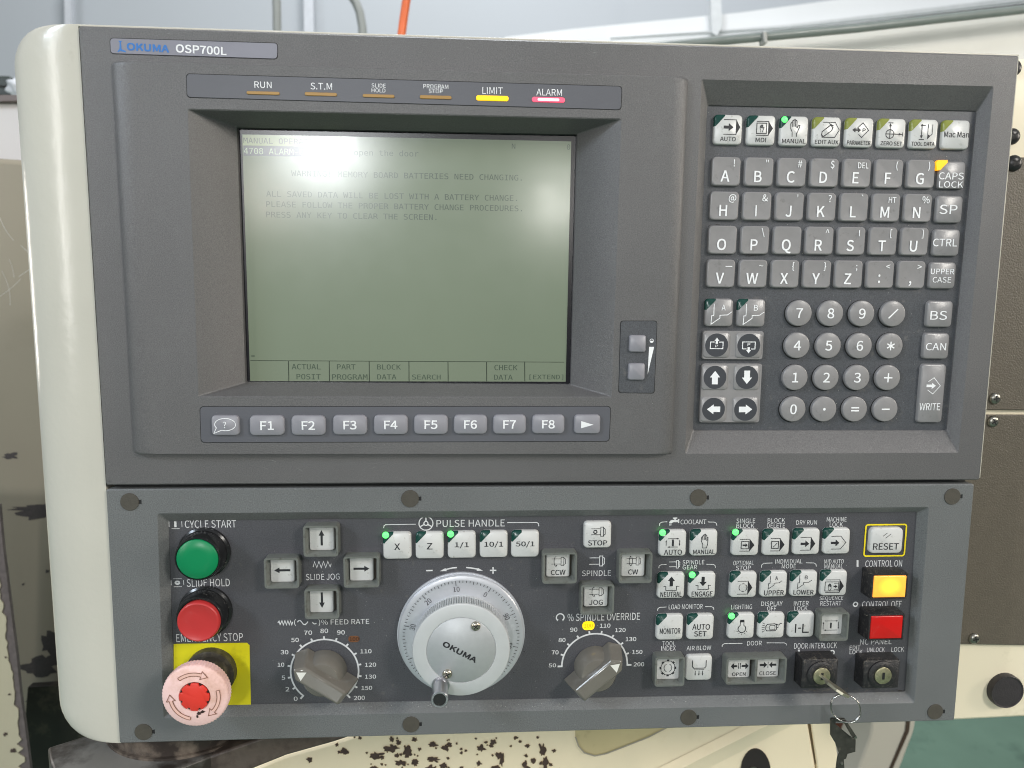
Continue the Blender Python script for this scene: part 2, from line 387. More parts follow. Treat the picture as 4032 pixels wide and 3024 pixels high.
# ------------------------------------------------------------------ icons: drawn in a 0..100 square, y up
class Ico:
    def __init__(s, mb, cx, cy, w, h, z): s.m, s.cx, s.cy, s.w, s.h, s.z = mb, cx, cy, w, h, z
    def p(s, x, y): return (s.cx + (x - 50) / 100 * s.w, s.cy + (y - 50) / 100 * s.h)
    def l(s, pts, w=2.4, closed=False): s.m.stroke([s.p(*q) for q in pts], w / 100 * s.w, s.z, closed)
    def f(s, pts): s.m.poly([s.p(*q) for q in pts], s.z)
    def arc(s, cx, cy, r, a0, a1, w=2.4, n=14): s.l(arcpts(cx, cy, r, a0, a1, n), w)
    def disc(s, cx, cy, r): s.f(arcpts(cx, cy, r, 0, 360, 16)[:-1])
    def t(s, t, x0, y0, x1, y1, b=.010):
        a = s.p((x0 + x1) / 2, (y0 + y1) / 2); s.m.text(t, a[0], a[1], (x1 - x0) / 100 * s.w, (y1 - y0) / 100 * s.h, s.z, b)
    def arrow(s, x0, y0, x1, y1, sw, hw, hl):
        a = Vector((x0, y0)); b = Vector((x1, y1)); d = (b - a).normalized(); n = Vector((-d.y, d.x)); c = b - d * hl
        s.f([tuple(q) for q in (a + n * sw / 2, c + n * sw / 2, c + n * hw / 2, b, c - n * hw / 2, c - n * sw / 2, a - n * sw / 2)])
    def tape(s, x0, x1, x2, y0, y1, full=True, w=2.4):
        ym = (y0 + y1) / 2
        if full:
            s.l([(x0, y1), (x1, y1), (x1, y0), (x0, y0)], w); s.f([(x1, y1), (x2, ym), (x1, y0)])
        else: s.l([(x0, y1), (x1, y1), (x2, ym), (x1, y0), (x0, y0)], w)
    def hand(s, cx, cy, k, w=2.4, thumb=True):
        H = [[(-.25, -1), (-.27, -.45), (-.45, -.1), (-.47, .5), (-.38, .62), (-.3, .5), (-.27, .1)],
             [(-.29, .45), (-.27, .78), (-.18, .88), (-.1, .78), (-.08, .15)],
             [(-.1, .78), (-.08, .9), (0, 1), (.09, .9), (.1, .15)],
             [(.1, .78), (.13, .84), (.2, .86), (.27, .75), (.28, .0)]]
        H.append([(.28, 0), (.5, .32), (.64, .26), (.4, -.4), (.26, -.62), (.25, -1)] if thumb else [(.28, .5), (.42, .5), (.42, -.4), (.25, -1), (-.25, -1)])
        for q in H: s.l([(cx + x * k, cy + y * k) for x, y in q], w)
    def tool(s, ox, oy, k, ch, w=2.4):
        s.l([(ox + x * k, oy + y * k) for x, y in ((.12, 1), (.12, .42), (.02, .42), (.0, 0), (.42, .3), (.42, .44), (.78, .46), (1, .62))], w)
        s.t(ch, ox + .48 * k, oy + .68 * k, ox + .68 * k, oy + .96 * k, .01)
    def chuck(s, x0, y0, x1, y1, w=2.4):
        X = lambda a: x0 + (x1 - x0) * a
        Y = lambda a: y0 + (y1 - y0) * a
        s.l([(X(0), Y(.82)), (X(.68), Y(.82))], w); s.l([(X(0), Y(.18)), (X(.68), Y(.18))], w)
        s.l([(X(.68), Y(0)), (X(.68), Y(1)), (X(.88), Y(1)), (X(.88), Y(0))], w, True); s.l([(X(.88), Y(.9)), (X(1), Y(.78)), (X(1), Y(.22)), (X(.88), Y(.1))], w)
    def swirl(s, x0, y0, x1, y1, kind):
        s.chuck(x0, y0, x1, y1)
        xa = x0 + (x1 - x0) * .3; ym = (y0 + y1) / 2; ry = (y1 - y0) * .58
        pts = [(xa + 7 * math.cos(R_(a)), ym + ry * math.sin(R_(a))) for a in range(70 if kind != 'cw' else 110, 300 if kind != 'cw' else 440, 15)]
        s.l(pts, 2.4)
        e = pts[-1] if kind == 'ccw' else pts[0]
        s.disc(e[0], e[1], 3)
    def cyc(s, x0, y0, x1, y1, mid='I', w=2.4):
        s.l([(x0 + 6, y1), (x1 - 8, y1)], w); s.arrow(x1 - 18, y1, x1 - 2, y1, 1, 7, 9)
        s.l([(x0 + 8, y0), (x1 - 6, y0)], w); s.arrow(x0 + 18, y0, x0 + 4, y0, 1, 7, 9)
        s.l([(x0, y0 + 4), (x0, y1 - 8)], w); s.arrow(x0, y1 - 18, x0, y1 - 4, 1, 6, 9)
        s.l([(x1, y0 + 8), (x1, y1 - 4)], w); s.arrow(x1, y0 + 18, x1, y0 + 4, 1, 6, 9)
        xm = (x0 + x1) / 2; ym = (y0 + y1) / 2
        if mid == 'I': s.f([(xm - 3.5, ym - 13), (xm + 3.5, ym - 13), (xm + 3.5, ym + 13), (xm - 3.5, ym + 13)])
        else: s.arc(xm, ym, 10, 0, 360, 7)

def draw(i, k):
    """legends of the keys that carry a symbol"""
    if k == 'm_auto': i.tape(33, 78, 92, 34, 83); i.arrow(33, 58, 68, 58, 10, 27, 17); i.t('AUTO', 22, 11, 78, 26)
    elif k == 'm_mdi': i.tape(32, 75, 91, 33, 80); i.l([(33, 74), (68, 74), (68, 39), (33, 39)], 3, True); i.hand(51, 56, 13, 1.8); i.t('MDI', 31, 10, 68, 25)
    elif k == 'm_manual': i.hand(50, 60, 30, 2.8); i.t('MANUAL', 7, 8, 92, 23)
    elif k == 'm_edit':
        i.tape(32, 78, 94, 31, 82, False); i.t('EDIT AUX', 8, 8, 93, 22)
        i.l([(32, 50), (62, 73), (70, 64), (66, 54), (38, 34), (30, 38)], 3, True); i.l([(56, 78), (72, 70)], 2.5); i.l([(30, 32), (44, 36)], 2.5)
    elif k == 'm_par':
        i.l([(48, 72), (60, 83), (82, 58), (58, 33), (46, 44)], 2.6); i.l([(38, 62), (48, 72)], 2.6)
        i.arrow(36, 58, 22, 58, 5, 17, 12); i.arrow(34, 58, 55, 58, 5, 17, 12); i.t('P', 60, 52, 71, 64); i.t('PARAMETER', 6, 8, 92, 22)
    elif k == 'm_zero':
        i.arc(42, 47, 15, 0, 360, 3); i.l([(42, 30), (42, 80)], 3); i.l([(26, 47), (88, 47)], 3); i.arrow(42, 68, 42, 84, 3, 10, 11)
        i.l([(34, 85), (52, 85)], 2.6); i.arrow(70, 47, 86, 47, 3, 9, 11); i.l([(89, 40), (89, 54)], 2.2); i.t('ZERO SET', 10, 8, 90, 22)
    elif k == 'm_tool':
        i.l([(40, 80), (40, 36)], 3); i.disc(40, 79, 4); i.l([(40, 79), (53, 79)], 2.6); i.arrow(40, 50, 40, 33, 3, 11, 12); i.l([(31, 31), (50, 31)], 2.8)
        i.l([(63, 83), (63, 34), (79, 50), (79, 83)], 2.4); i.f([(63, 50), (63, 34), (72, 44)]); i.t('TOOL DATA', 5, 9, 91, 23)
    elif k == 'm_mac': i.t('Mac Man', 6, 40, 97, 60)
    elif k == 'tool_A': i.tool(22, 8, 74, 'A', 2.6)
    elif k == 'tool_B': i.tool(22, 8, 74, 'B', 2.6)
    elif k == 'X': i.t('X', 40, 36, 60, 60)
    elif k == 'Z': i.t('Z', 40, 36, 60, 60)
    elif k in ('1/1', '10/1', '50/1'): i.t(k, 50 - len(k) * 8.5, 38, 50 + len(k) * 8.5, 62)
    elif k == 'stop':
        i.chuck(26, 45, 77, 80); i.arc(41, 62, 6, 0, 360, 4); i.t('STOP', 15, 10, 85, 30)
    elif k == 'ccw': i.swirl(22, 48, 82, 82, 'ccw'); i.t('CCW', 20, 8, 82, 30)
    elif k == 'cw': i.swirl(22, 48, 82, 82, 'cw'); i.t('CW', 30, 8, 72, 30)
    elif k == 'jog': i.swirl(22, 48, 82, 82, 'ccw'); i.t('JOG', 22, 8, 80, 30)
    elif k == 'c_auto': i.cyc(25, 36, 75, 68); i.t('AUTO', 18, 6, 85, 26)
    elif k == 'c_manual': i.hand(52, 58, 27, 2.6, False); i.t('MANUAL', 10, 7, 91, 25)
    elif k == 'single': i.tape(28, 66, 84, 18, 64); i.l([(34, 55), (62, 55), (62, 27), (34, 27)], 3, True); i.arrow(39, 41, 59, 41, 6, 15, 9)
    elif k == 'delete': i.tape(28, 64, 81, 18, 66); i.l([(32, 55), (58, 55), (58, 28), (32, 28)], 3, True); i.l([(38, 32), (54, 50)], 2.5)
    elif k == 'dry': i.tape(26, 66, 83, 18, 68); i.arrow(27, 43, 60, 43, 9, 26, 15)
    elif k == 'mlock': i.tape(28, 64, 84, 20, 70, False); i.arrow(27, 44, 60, 44, 9, 26, 15)
    elif k == 'reset': i.l([(38, 68), (50, 80)], 1.6); i.l([(46, 60), (62, 77)], 1.6); i.t('RESET', 10, 15, 88, 41)
    elif k == 'neutral': i.arrow(50, 48, 50, 86, 12, 28, 17); i.l([(22, 48), (30, 48), (30, 32), (70, 32), (70, 48), (80, 48)]); i.t('NEUTRAL', 11, 6, 91, 27)
    elif k == 'engage': i.arrow(52, 84, 52, 47, 12, 28, 17); i.l([(24, 50), (34, 50), (34, 34), (73, 34), (73, 50), (82, 50)]); i.t('ENGAGE', 11, 6, 90, 27)
    elif k == 'opt': i.tape(27, 67, 84, 14, 65); i.arc(48, 40, 15, -50, 50); i.arc(48, 40, 15, 130, 230); i.arc(48, 40, 15, 70, 110); i.arc(48, 40, 15, 250, 290)
    elif k == 'upper': i.tool(28, 32, 52, 'A', 2.2); i.t('UPPER', 13, 7, 89, 27)
    elif k == 'lower': i.tool(25, 32, 54, 'B', 2.2); i.t('LOWER', 11, 8, 88, 27)
    elif k == 'mid':
        i.tape(18, 72, 88, 14, 64); i.l([(16, 56), (68, 56), (68, 20), (16, 20)], 2.6, True); i.hand(34, 36, 13, 1.8, False); i.arrow(48, 38, 64, 38, 5, 14, 9); i.l([(50, 50), (66, 50)], 1.6); i.l([(50, 26), (66, 26)], 1.6)
    elif k == 'monitor': i.t('MONITOR', 12, 25, 90, 48)
    elif k == 'autoset': i.t('AUTO', 18, 40, 85, 63); i.t('SET', 26, 14, 73, 35)
    elif k == 'light':
        i.arc(52, 40, 15, 118, 422, 3); i.l([(45, 53), (45, 70), (59, 70), (59, 53)], 2.6); i.f([(44, 66), (60, 66), (60, 76), (44, 76)])
        for a in (-150, -120, -90, -60, -30): i.l([(52 + 19 * math.cos(R_(a)), 40 + 19 * math.sin(R_(a))), (52 + 23 * math.cos(R_(a)), 40 + 23 * math.sin(R_(a)))], 2.2)
    elif k == 'disp':
        i.l([(32, 30), (64, 30), (70, 36), (70, 52), (62, 58), (34, 56), (28, 48), (28, 36)], 3, True); i.l([(44, 34), (62, 34), (64, 44), (62, 52), (44, 51), (41, 44)], 2.2, True)
        i.l([(66, 57), (78, 52), (84, 60), (90, 58)], 2.6); i.l([(70, 40), (78, 46)], 2.4)
        for a in (0, 1, 2, 3, 4): i.l([(12 + abs(a - 2), 28 + a * 8 - (2 - a) * 1.5), (24, 31 + a * 6.5)], 2)
    elif k == 'ilock': i.l([(28, 20), (28, 55)], 5); i.l([(38, 38), (48, 38)], 5); i.l([(56, 55), (56, 21), (80, 21)], 5)
    elif k == 'seq': i.cyc(15, 20, 82, 62)
    elif k == 'index':
        i.arc(50, 50, 17, 110, 250, 2.4); i.arc(50, 50, 17, -70, 70, 2.4)
        o = [(50 + 32 * math.cos(R_(22.5 + 45 * q)), 50 + 32 * math.sin(R_(22.5 + 45 * q))) for q in range(8)]; i.l(o, 3, True)
        for q in range(8): i.l([(50 + 33 * math.cos(R_(a)), 50 + 33 * math.sin(R_(a))) for a in (45 * q - 9, 45 * q + 9)], 8)
    elif k == 'air':
        i.l([(24, 82), (24, 56), (30, 50), (70, 50), (76, 56), (76, 82)], 3); i.l([(30, 44), (70, 44)], 2)
        for x in (36, 50, 64): i.l([(x, 40), (x, 24)], 2.4); i.arrow(x, 30, x, 20, 2, 7, 8)
    elif k == 'open':
        i.arrow(42, 52, 12, 52, 9, 30, 15); i.arrow(62, 52, 94, 52, 9, 30, 15); i.l([(48, 40), (48, 66)], 3); i.l([(56, 40), (56, 66)], 3); i.t('OPEN', 20, 8, 82, 24)
    elif k == 'close':
        i.arrow(12, 54, 46, 54, 9, 28, 15); i.arrow(88, 54, 54, 54, 9, 28, 15); i.l([(50, 40), (50, 68)], 2.6); i.t('CLOSE', 12, 9, 88, 26)
    elif k in ('up', 'down', 'left', 'right'):
        d = {'up': (50, 20, 50, 82), 'down': (52, 80, 52, 18), 'left': (84, 50, 16, 50), 'right': (16, 50, 84, 50)}[k]
        i.arrow(*d, 9, 24, 22)
    elif k in ('b_up', 'b_down', 'b_left', 'b_right'):
        d = {'b_up': (50, 18, 50, 80), 'b_down': (50, 82, 50, 20), 'b_left': (80, 50, 20, 50), 'b_right': (20, 50, 80, 50)}[k]
        i.arrow(*d, 26, 46, 30)
    elif k == 'p_up': i.l([(40, 64), (22, 64), (22, 34), (78, 34), (78, 64), (60, 64)], 3.6); i.arrow(50, 56, 50, 84, 10, 22, 15); i.t('P', 44, 40, 56, 52)
    elif k == 'p_down': i.l([(40, 34), (22, 34), (22, 66), (78, 66), (78, 34), (60, 34)], 3.6); i.arrow(50, 42, 50, 14, 10, 22, 15); i.t('P', 44, 48, 56, 61)
    elif k == 'write': i.l([(30, 60), (50, 70.5), (78, 56), (50, 42), (32, 51)], 3); i.arrow(22, 56, 54, 56, 6.5, 9, 12); i.t('WRITE', 8, 18, 88, 29, .005)
def raw(t, bold=0.0, font=0):
    vs = outlines(t, font)[0]
    return (min(v[0] for v in vs), max(v[0] for v in vs), min(v[1] for v in vs), max(v[1] for v in vs))
CAP = None
def ntext(mb, t, cx, base, cap, z, bold=0.0, xs=1.0, font=0):
    """text by cap height, centred on cx, standing on base"""
    global CAP
    if CAP is None: CAP = raw('H')[3]
    x0, x1, y0, y1 = raw(t, bold if bold < 0 else 0.0, font); k = cap / CAP
    mb.text(t, cx, base + (y0 + y1) / 2 * k, (x1 - x0) * k * xs, (y1 - y0) * k, z, bold, 0, font)

# ------------------------------------------------------------------ THE ROOM BEHIND
def slabD(pts, z, th, name, m, parent=None, bevel=0.0, label=None, t='D'):
    return build(prism([T(t, x, y, z) for x, y in pts], z - th, z), name, m, parent, label=label, bevel=bevel)
WALL = mat('painted_wall_blue_grey', (184, 188, 193), .6, var=.02, vscale=1)
WHITE_G = mat('white_wall_lining', (226, 227, 228), .5, var=.03, vscale=3)
SEAM = mat('seam_strip', (206, 208, 214), .5)
GFLOOR = mat('green_floor_paint', (96, 122, 106), .22, var=.2, vscale=3, dirt_shade=(48, 70, 62), dscale=5, dlo=.5, dhi=.75)
m_ = MB(); m_.add([(-9, -1.6, -3.2), (9, -1.6, -3.2), (9, 5, -3.2), (-9, 5, -3.2)], [(0, 1, 2, 3)])
structure(build(m_, 'back_wall', WALL), 'pale blue grey painted workshop wall')
m_ = MB(); m_.add([(-9, -1.25, 4), (9, -1.25, 4), (9, -1.25, -3.3), (-9, -1.25, -3.3)], [(0, 1, 2, 3)])
structure(build(m_, 'floor', GFLOOR), 'glossy green painted workshop floor')
zz = -3.1
for x0, x1 in ((138, 152), (655, 676)):
    tag(slabD([(x0, -60), (x1, -60), (x1 + 3, 160), (x0 + 3, 160)], zz, .03, 'wall_batten', SEAM),
        'pale vertical batten on the back wall above the rounded left end' if x0 < 200 else 'pale vertical batten on the back wall right of the thin grey pipe', 'batten', 'battens on the back wall')
# sloping white wall lining with folds
lw = thing('wall_lining', 'white sloping wall lining behind the upper right of the panel', 'wall lining', (1.2, 0, -2.6))
slabD([(1090, 80), (1240, 62), (1600, 27), (1860, -8), (2330, -60), (2330, 200), (1090, 200)], -2.6, .05, 'lining_sheet', WHITE_G, lw)
slabD([(1320, 82), (1700, 54), (2000, 18), (2330, -22), (2330, -12), (2000, 28), (1700, 60)], -2.56, .02, 'fold_shading', mat('lining_fold_shading', (200, 202, 203), .5), lw)  # grey strip: the shading along the lining is put into its colour
slabD([(1533, -40), (1556, -40), (1560, 56), (1549, 78), (1538, 70)], -2.55, .02, 'strap', mat('strap_grey', (212, 214, 216), .6), lw)
# pipes
PIPEM = mat('grey_conduit_pipe', (150, 152, 148), .35, var=.05)
def pipeD(pts, z, r, name, m, label, cat, grp=None):
    mb = MB(); tube(mb, [T('D', x, y, z) + (z,) for x, y in pts], r, 12)
    o = build(mb, name, m, ang=60); tag(o, label, cat, grp); return o
pipeD([(595, -60), (598, 20), (600, 170)], -1.9, .0125, 'conduit_pipe', PIPEM, 'thin straight grey conduit pipe running up the back wall', 'pipe')
pipeD([(700, -14), (740, -20), (757, -10), (768, 4), (777, 26), (783, 60), (785, 170)], -1.9, .0125, 'conduit_pipe', PIPEM, 'grey conduit pipe bending left at its top beside the orange hose', 'pipe')
pipeD([(880, -60), (878, 0), (872, 40), (864, 100), (856, 170)], -.9, .007, 'air_hose', mat('orange_hose', (246, 120, 66), .35), 'orange air hose hanging behind the top edge of the panel', 'hose')
# machine guard with a round rail along its top, behind the upper right corner
mg = thing('machine_guard', 'cream sheet metal machine guard under a grey green rail behind the upper right corner', 'machine guard', T('D', 2100, 150, -.6) + (-.6,))
slabD([(1350, 112), (1850, 64), (2400, -2), (2400, 420), (1350, 420)], -.62, .04, 'guard_sheet', mat('guard_cream', (222, 221, 214), .4, var=.02), mg)
mb = MB(); tube(mb, [T('D', x, y, -.57) + (-.57,) for x, y in ((1340, 108), (1850, 61), (2400, -1))], .0058, 12)
build(mb, 'rail', mat('grey_green_rail', (122, 130, 126), .28, var=.05), mg, ang=60)
mb = MB(); tube(mb, [T('D', x, y, -.575) + (-.575,) for x, y in ((1340, 103), (1850, 55), (2400, -9))], .003, 8)
build(mb, 'rubber_strip', mat('black_rubber', (40, 38, 38), .6), mg, ang=60)
build(prism([T('D', x, y, -.56) for x, y in ((1648, 68), (1657, 67), (1659, 92), (1650, 93))], -.575, -.560), 'clip', PIPEM, mg, bevel=.001)

# ------------------------------------------------------------------ MACHINE AROUND THE PANEL
def blobs(mb, lst, t, z, seed=1, grow=1.0):
    rnd = random.Random(seed)
    for (x, y, rx, ry) in lst:
        n = 22; ph = [rnd.uniform(0, 6.28) for _ in range(6)]; am = [rnd.uniform(.04, .16) for _ in range(6)]
        pts = []
        for i in range(n):
            a = 2 * math.pi * i / n
            k = 1 + sum(am[q] * math.sin((q + 2) * a + ph[q]) for q in range(6)) * 1.0 + rnd.uniform(-.24, .24)
            pts.append(T(t, x + (rx * k + grow - 1) * math.cos(a), y + (ry * k + grow - 1) * math.sin(a), z))
        mb.poly(list(reversed(pts)), z)
CHIP = mat('bare_chipped_steel', (62, 56, 54), .6, var=.2, vscale=300)
CHIP2 = mat('bare_chip_brown', (76, 60, 54), .6, var=.25, vscale=300)
BEIGE = mat('beige_enamel', (148, 140, 123), .22, var=.04, vscale=6, dirt_shade=(132, 125, 108), dscale=9, dlo=.6, dhi=.9, spec=.5)
BEIGE2 = mat('pale_guard_enamel', (202, 198, 196), .35, var=.03, vscale=6, dirt_shade=(180, 172, 170), dscale=18, dlo=.6, dhi=.8)
# left: side cover with a curved top flange
zl = -.42
ls = thing('machine_side_cover', 'beige enamelled side cover with dark paint chips left of the rounded panel end', 'machine cover', T('D', 60, 1500, zl) + (zl,))
slabD([(-300, 345), (-40, 338), (60, 345), (140, 362), (330, 395), (330, 1720), (-300, 1720)], zl, .03, 'cover_sheet', BEIGE, ls, bevel=.006)
slabD([(-300, 222), (330, 212), (330, 420), (-300, 420)], zl - .05, .02, 'upper_sheet', BEIGE2, ls)
slabD([(-300, 206), (330, 204), (330, 216), (-300, 220)], zl - .04, .02, 'trim_strip', mat('brown_trim', (104, 92, 88), .5), ls)
mb = MB(); blobs(mb, [(22, 985, 15, 7), (96, 1098, 66, 9), (84, 1108, 42, 14), (150, 1096, 40, 9), (112, 1390, 22, 26), (84, 1440, 38, 19), (115, 1428, 20, 12), (50, 1262, 2.5, 2), (102, 1234, 4, 3.5), (126, 1206, 3, 3)], 'D', zl + .0004, 5)
for k in range(30): blobs(mb, [(random.uniform(60, 230), random.uniform(1485, 1530), random.uniform(2, 15), random.uniform(1, 4))], 'D', zl + .0004, 50 + k)
o = build(mb, 'paint_chips', CHIP, ls, smooth=False); o['kind'] = 'stuff'
mb = MB()
rnd = random.Random(3)
for x0, y0, x1, y1, b in ((4, 585, 22, 660, 6), (0, 640, 45, 602, 3), (40, 598, 96, 560, 0), (45, 530, 78, 563, 1), (20, 560, 30, 600, 2), (0, 470, 30, 520, -4)):
    pts = [T('D', x0 + (x1 - x0) * i / 8 + b * math.sin(i / 8 * 3.14), y0 + (y1 - y0) * i / 8, zl + .0005) for i in range(9)]
    mb.stroke(pts, .0003, zl + .0005)
o = build(mb, 'scratches', mat('scratch_pale', (216, 212, 204), .4), ls, smooth=False); o['kind'] = 'stuff'
# dark lower ledge below the side cover
slabD([(60, 1485), (235, 1475), (330, 1480), (330, 1760), (40, 1760)], zl + .03, .01, 'grimy_base', mat('grimy_metal', (46, 42, 36), .5, var=.3, vscale=20, dirt_shade=(112, 104, 86), dscale=20, dlo=.52, dhi=.72), ls)
# near left panel edge with torn paint
zn = -.30
nl = thing('near_machine_panel', 'cream machine panel with a torn brown chipped edge at the lower left', 'machine panel', T('D', 20, 1600, zn) + (zn,))
rnd = random.Random(11)
edge = [(-2, 1090), (6, 1180), (16, 1260), (26, 1340), (36, 1420), (44, 1500), (54, 1570), (64, 1650), (74, 1740)]
slabD([(-300, 1080)] + edge + [(-300, 1740)], zn, .004, 'panel_sheet', mat('chipped_edge_metal', (104, 94, 92), .6, var=.2, vscale=200), nl)
e2 = []
for k in range(60):
    y = 1180 + k * 9.5; x = -12 + (y - 1180) * .135
    if k in (36, 45, 47, 50): x -= 9
    e2.append((x + rnd.uniform(-4, 4), y))
slabD([(-300, 1090), (-28, 1095)] + e2 + [(-300, 1745)], zn + .001, .001, 'paint_layer', mat('pale_cream_enamel', (196, 186, 160), .35, var=.05, vscale=12), nl)
mb = MB(); blobs(mb, [(11, 1586, 4, 4), (28, 1622, 6, 5), (20, 1500, 3, 2), (12, 1420, 2.5, 2)], 'D', zn + .0018, 9)
o = build(mb, 'paint_chips', CHIP2, nl, smooth=False); o['kind'] = 'stuff'
# dark case with a crumpled rag beyond the left edge
zd = -1.0
dc = thing('storage_case', 'dark green case lying behind the upper left of the panel', 'case', T('D', 10, 200, zd) + (zd,))
slabD([(-200, 160), (20, 163), (28, 170), (28, 208), (-200, 212)], zd, .2, 'case_body', mat('case_green', (48, 56, 52), .5), dc, bevel=.008)
slabD([(-200, 186), (28, 184), (28, 187), (-200, 189)], zd + .003, .003, 'lid_seam', GROOVE, dc)
bm = bmesh.new(); bmesh.ops.create_icosphere(bm, subdivisions=4, radius=1.0)
rc = T('D', 54, 190, -.98)
from mathutils import noise
for v in bm.verts:
    k = 1 + .35 * noise.noise(v.co * 2.2) + .22 * abs(noise.noise(v.co * 5)) + .08 * noise.noise(v.co * 11)
    v.co = Vector((v.co.x * .026 * k, v.co.y * .018 * k, v.co.z * .019 * k))
me = bpy.data.meshes.new('crumpled_rag'); bm.to_mesh(me); bm.free(); me.shade_smooth(); me.materials.append(mat('rag_cloth', (206, 208, 212), .8, var=.06))
tag(put(me, 'crumpled_rag', None, (rc[0], rc[1], -.98)), 'crumpled white rag lying beside the dark case at the upper left', 'rag')

# swivel arm under the left corner
AR = mat('arm_grey_casting', (128, 126, 122), .4, var=.12, vscale=30, dirt_shade=(52, 46, 42), dscale=16, dlo=.44, dhi=.56)  # dark blotches put the shade lying on the plate into its colour
za = -.06
ya = T('D', 300, 1640, za)[1] - .006
sa = thing('swivel_arm', 'grey swivel arm plate with a grimy round pivot under the panel', 'swivel arm', T('D', 280, 1640, za) + (za,))
def ypt(u, v, y):   # a point of the photograph on the horizontal plane at height y
    px, py = u * 4032 / 2212, v * 4032 / 2212
    d = CRT @ Vector(((px - 2016) / CF, (py - 1512) / CF, 1)); k = (y - CPOS.y) / d.y
    return (CPOS.x + d.x * k, CPOS.z + d.z * k)
yp = -.4135
pts = [ypt(u, v, yp) for u, v in ((103, 1614), (180, 1590), (330, 1570), (560, 1560), (560, 1592), (372, 1664), (300, 1720), (160, 1720), (122, 1680), (108, 1645))]
mb = MB(); top = [(x, yp, z) for x, z in pts]; bot = [(x, yp - .02, z) for x, z in pts]
mb.loft([bot, top], True, True); build(mb, 'arm_plate', AR, sa, bevel=.0015)
c = ypt(335, 1641, yp); c = (c[0] + .004, c[1] - .050)
mb = MB(); n_ = 48
mb.loft([[(c[0] + r * math.cos(2 * math.pi * i / n_), y, c[1] - r * math.sin(2 * math.pi * i / n_)) for i in range(n_)] for r, y in ((.0520, yp), (.0520, yp + .0015), (.0500, yp + .0018), (.0500, -.3935))], True)
build(mb, 'pivot_drum', mat('grimy_pivot', (60, 52, 47), .5, var=.3, vscale=40, dirt_shade=(128, 116, 104), dscale=45, dlo=.5, dhi=.66), sa)
# cream base casing under the panel
CAS = mat('base_casing_cream', (250, 236, 206), .36, var=.03, vscale=10, dirt_shade=(226, 210, 172), dscale=14, dlo=.55, dhi=.85)
zb = -.11
bc = thing('base_casing', 'cream base casing with chipped paint and an oval opening under the panel', 'machine casing', T('D', 1200, 1640, zb) + (zb,))
slabD([(520, 1672), (620, 1632), (720, 1604), (830, 1570), (1000, 1480), (1732, 1480), (1765, 1672), (1790, 1800), (300, 1800)], zb, .08, 'casing_sheet', CAS, bc, bevel=.002)
slabD([(1741, 1480), (1789, 1480), (1815, 1672), (1830, 1800), (1788, 1800), (1768, 1672)], zb + .001, .08, 'casing_edge', CAS, bc, bevel=.001)
slabD([(1738, 1480), (1744, 1480), (1771, 1672), (1790, 1800), (1784, 1800), (1766, 1672)], zb - .001, .002, 'seam', mat('seam_brown', (120, 100, 70), .7), bc)
mb = MB()   # groove: a shallow V-shaped crease
for a, b, dz in (((1400, 1672), (1700, 1520), 0), ((1440, 1672), (1745, 1520), -.004), ((1478, 1672), (1800, 1508), 0)): pass
ga = [T('D', x, y, zb + .0006) + (zb + .0006,) for x, y in ((1360, 1690), (1720, 1510))]
gb = [T('D', x, y, zb + .005) + (zb + .005,) for x, y in ((1412, 1690), (1740, 1526))]
gc = [T('D', x, y, zb + .0006) + (zb + .0006,) for x, y in ((1470, 1690), (1744, 1550))]
mb.add([ga[0], gb[0], gb[1], ga[1], gc[0], gc[1]], [(0, 1, 2, 3), (1, 4, 5, 2)])
build(mb, 'stiffening_rib', CAS, bc, smooth=False)
# recessed pocket
PK = mat('pocket_stained', (204, 190, 148), .4, var=.1, vscale=20, dirt_shade=(120, 102, 70), dscale=30, dlo=.5, dhi=.72)
slabD([(1240, 1500), (1243, 1592), (1250, 1612), (1262, 1626), (1285, 1632), (1310, 1627), (1400, 1592), (1482, 1548), (1500, 1500)], zb + .0008, .001, 'pocket', PK, bc)
mb = MB(); mb.stroke([T('D', x, y, zb + .002) for x, y in ((1243, 1592), (1250, 1612), (1262, 1626), (1285, 1633), (1310, 1628), (1400, 1593), (1486, 1548))], .0011, zb + .002)
build(mb, 'pocket_rim', mat('rim_grey', (168, 160, 146), .4), bc)
ov = [T('D', 1633 + 32 * math.cos(R_(a)), 1668 + 50 * math.sin(R_(a)), zb + .0012) for a in range(0, 360, 12)]
build(prism(ov, zb, zb + .0012), 'oval_opening', mat('opening_black', (44, 38, 38), .5), bc)
build(prism([T('D', 1628 + 9 * math.cos(R_(a)), 1664 + 7 * math.sin(R_(a)), zb + .0022) for a in range(0, 360, 30)], zb, zb + .0022), 'bolt_end', STEEL, bc)
mb = MB(); rnd = random.Random(21); L = []
for k in range(84):
    x = rnd.gauss(860, 84) if k < 46 else rnd.uniform(940, 1220); y = rnd.uniform(1592, 1668)
    q = rnd.random() ** 2.2
    L.append((x, y, 1.2 + q * 6.5, 1.2 + q * 5.5))
L += [(1172, 1620, 6, 13), (1178, 1648, 6, 14), (1133, 1652, 4, 8), (1084, 1640, 4, 14), (1070, 1660, 11, 6), (880, 1625, 8, 13), (812, 1632, 15, 7), (846, 1616, 13, 8), (935, 1608, 9, 5), (936, 1640, 12, 5), (866, 1648, 12, 6)]
blobs(mb, L, 'D', zb + .0005, 31)
o = build(mb, 'paint_chips', CHIP2, bc, smooth=False); o['kind'] = 'stuff'
HALO = mat('rust_halo', (168, 142, 96), .6, var=.15, vscale=300)
mb = MB(); blobs(mb, L, 'D', zb + .0002, 31, 1.7)
o = build(mb, 'chip_rims', HALO, bc, smooth=False); o['kind'] = 'stuff'
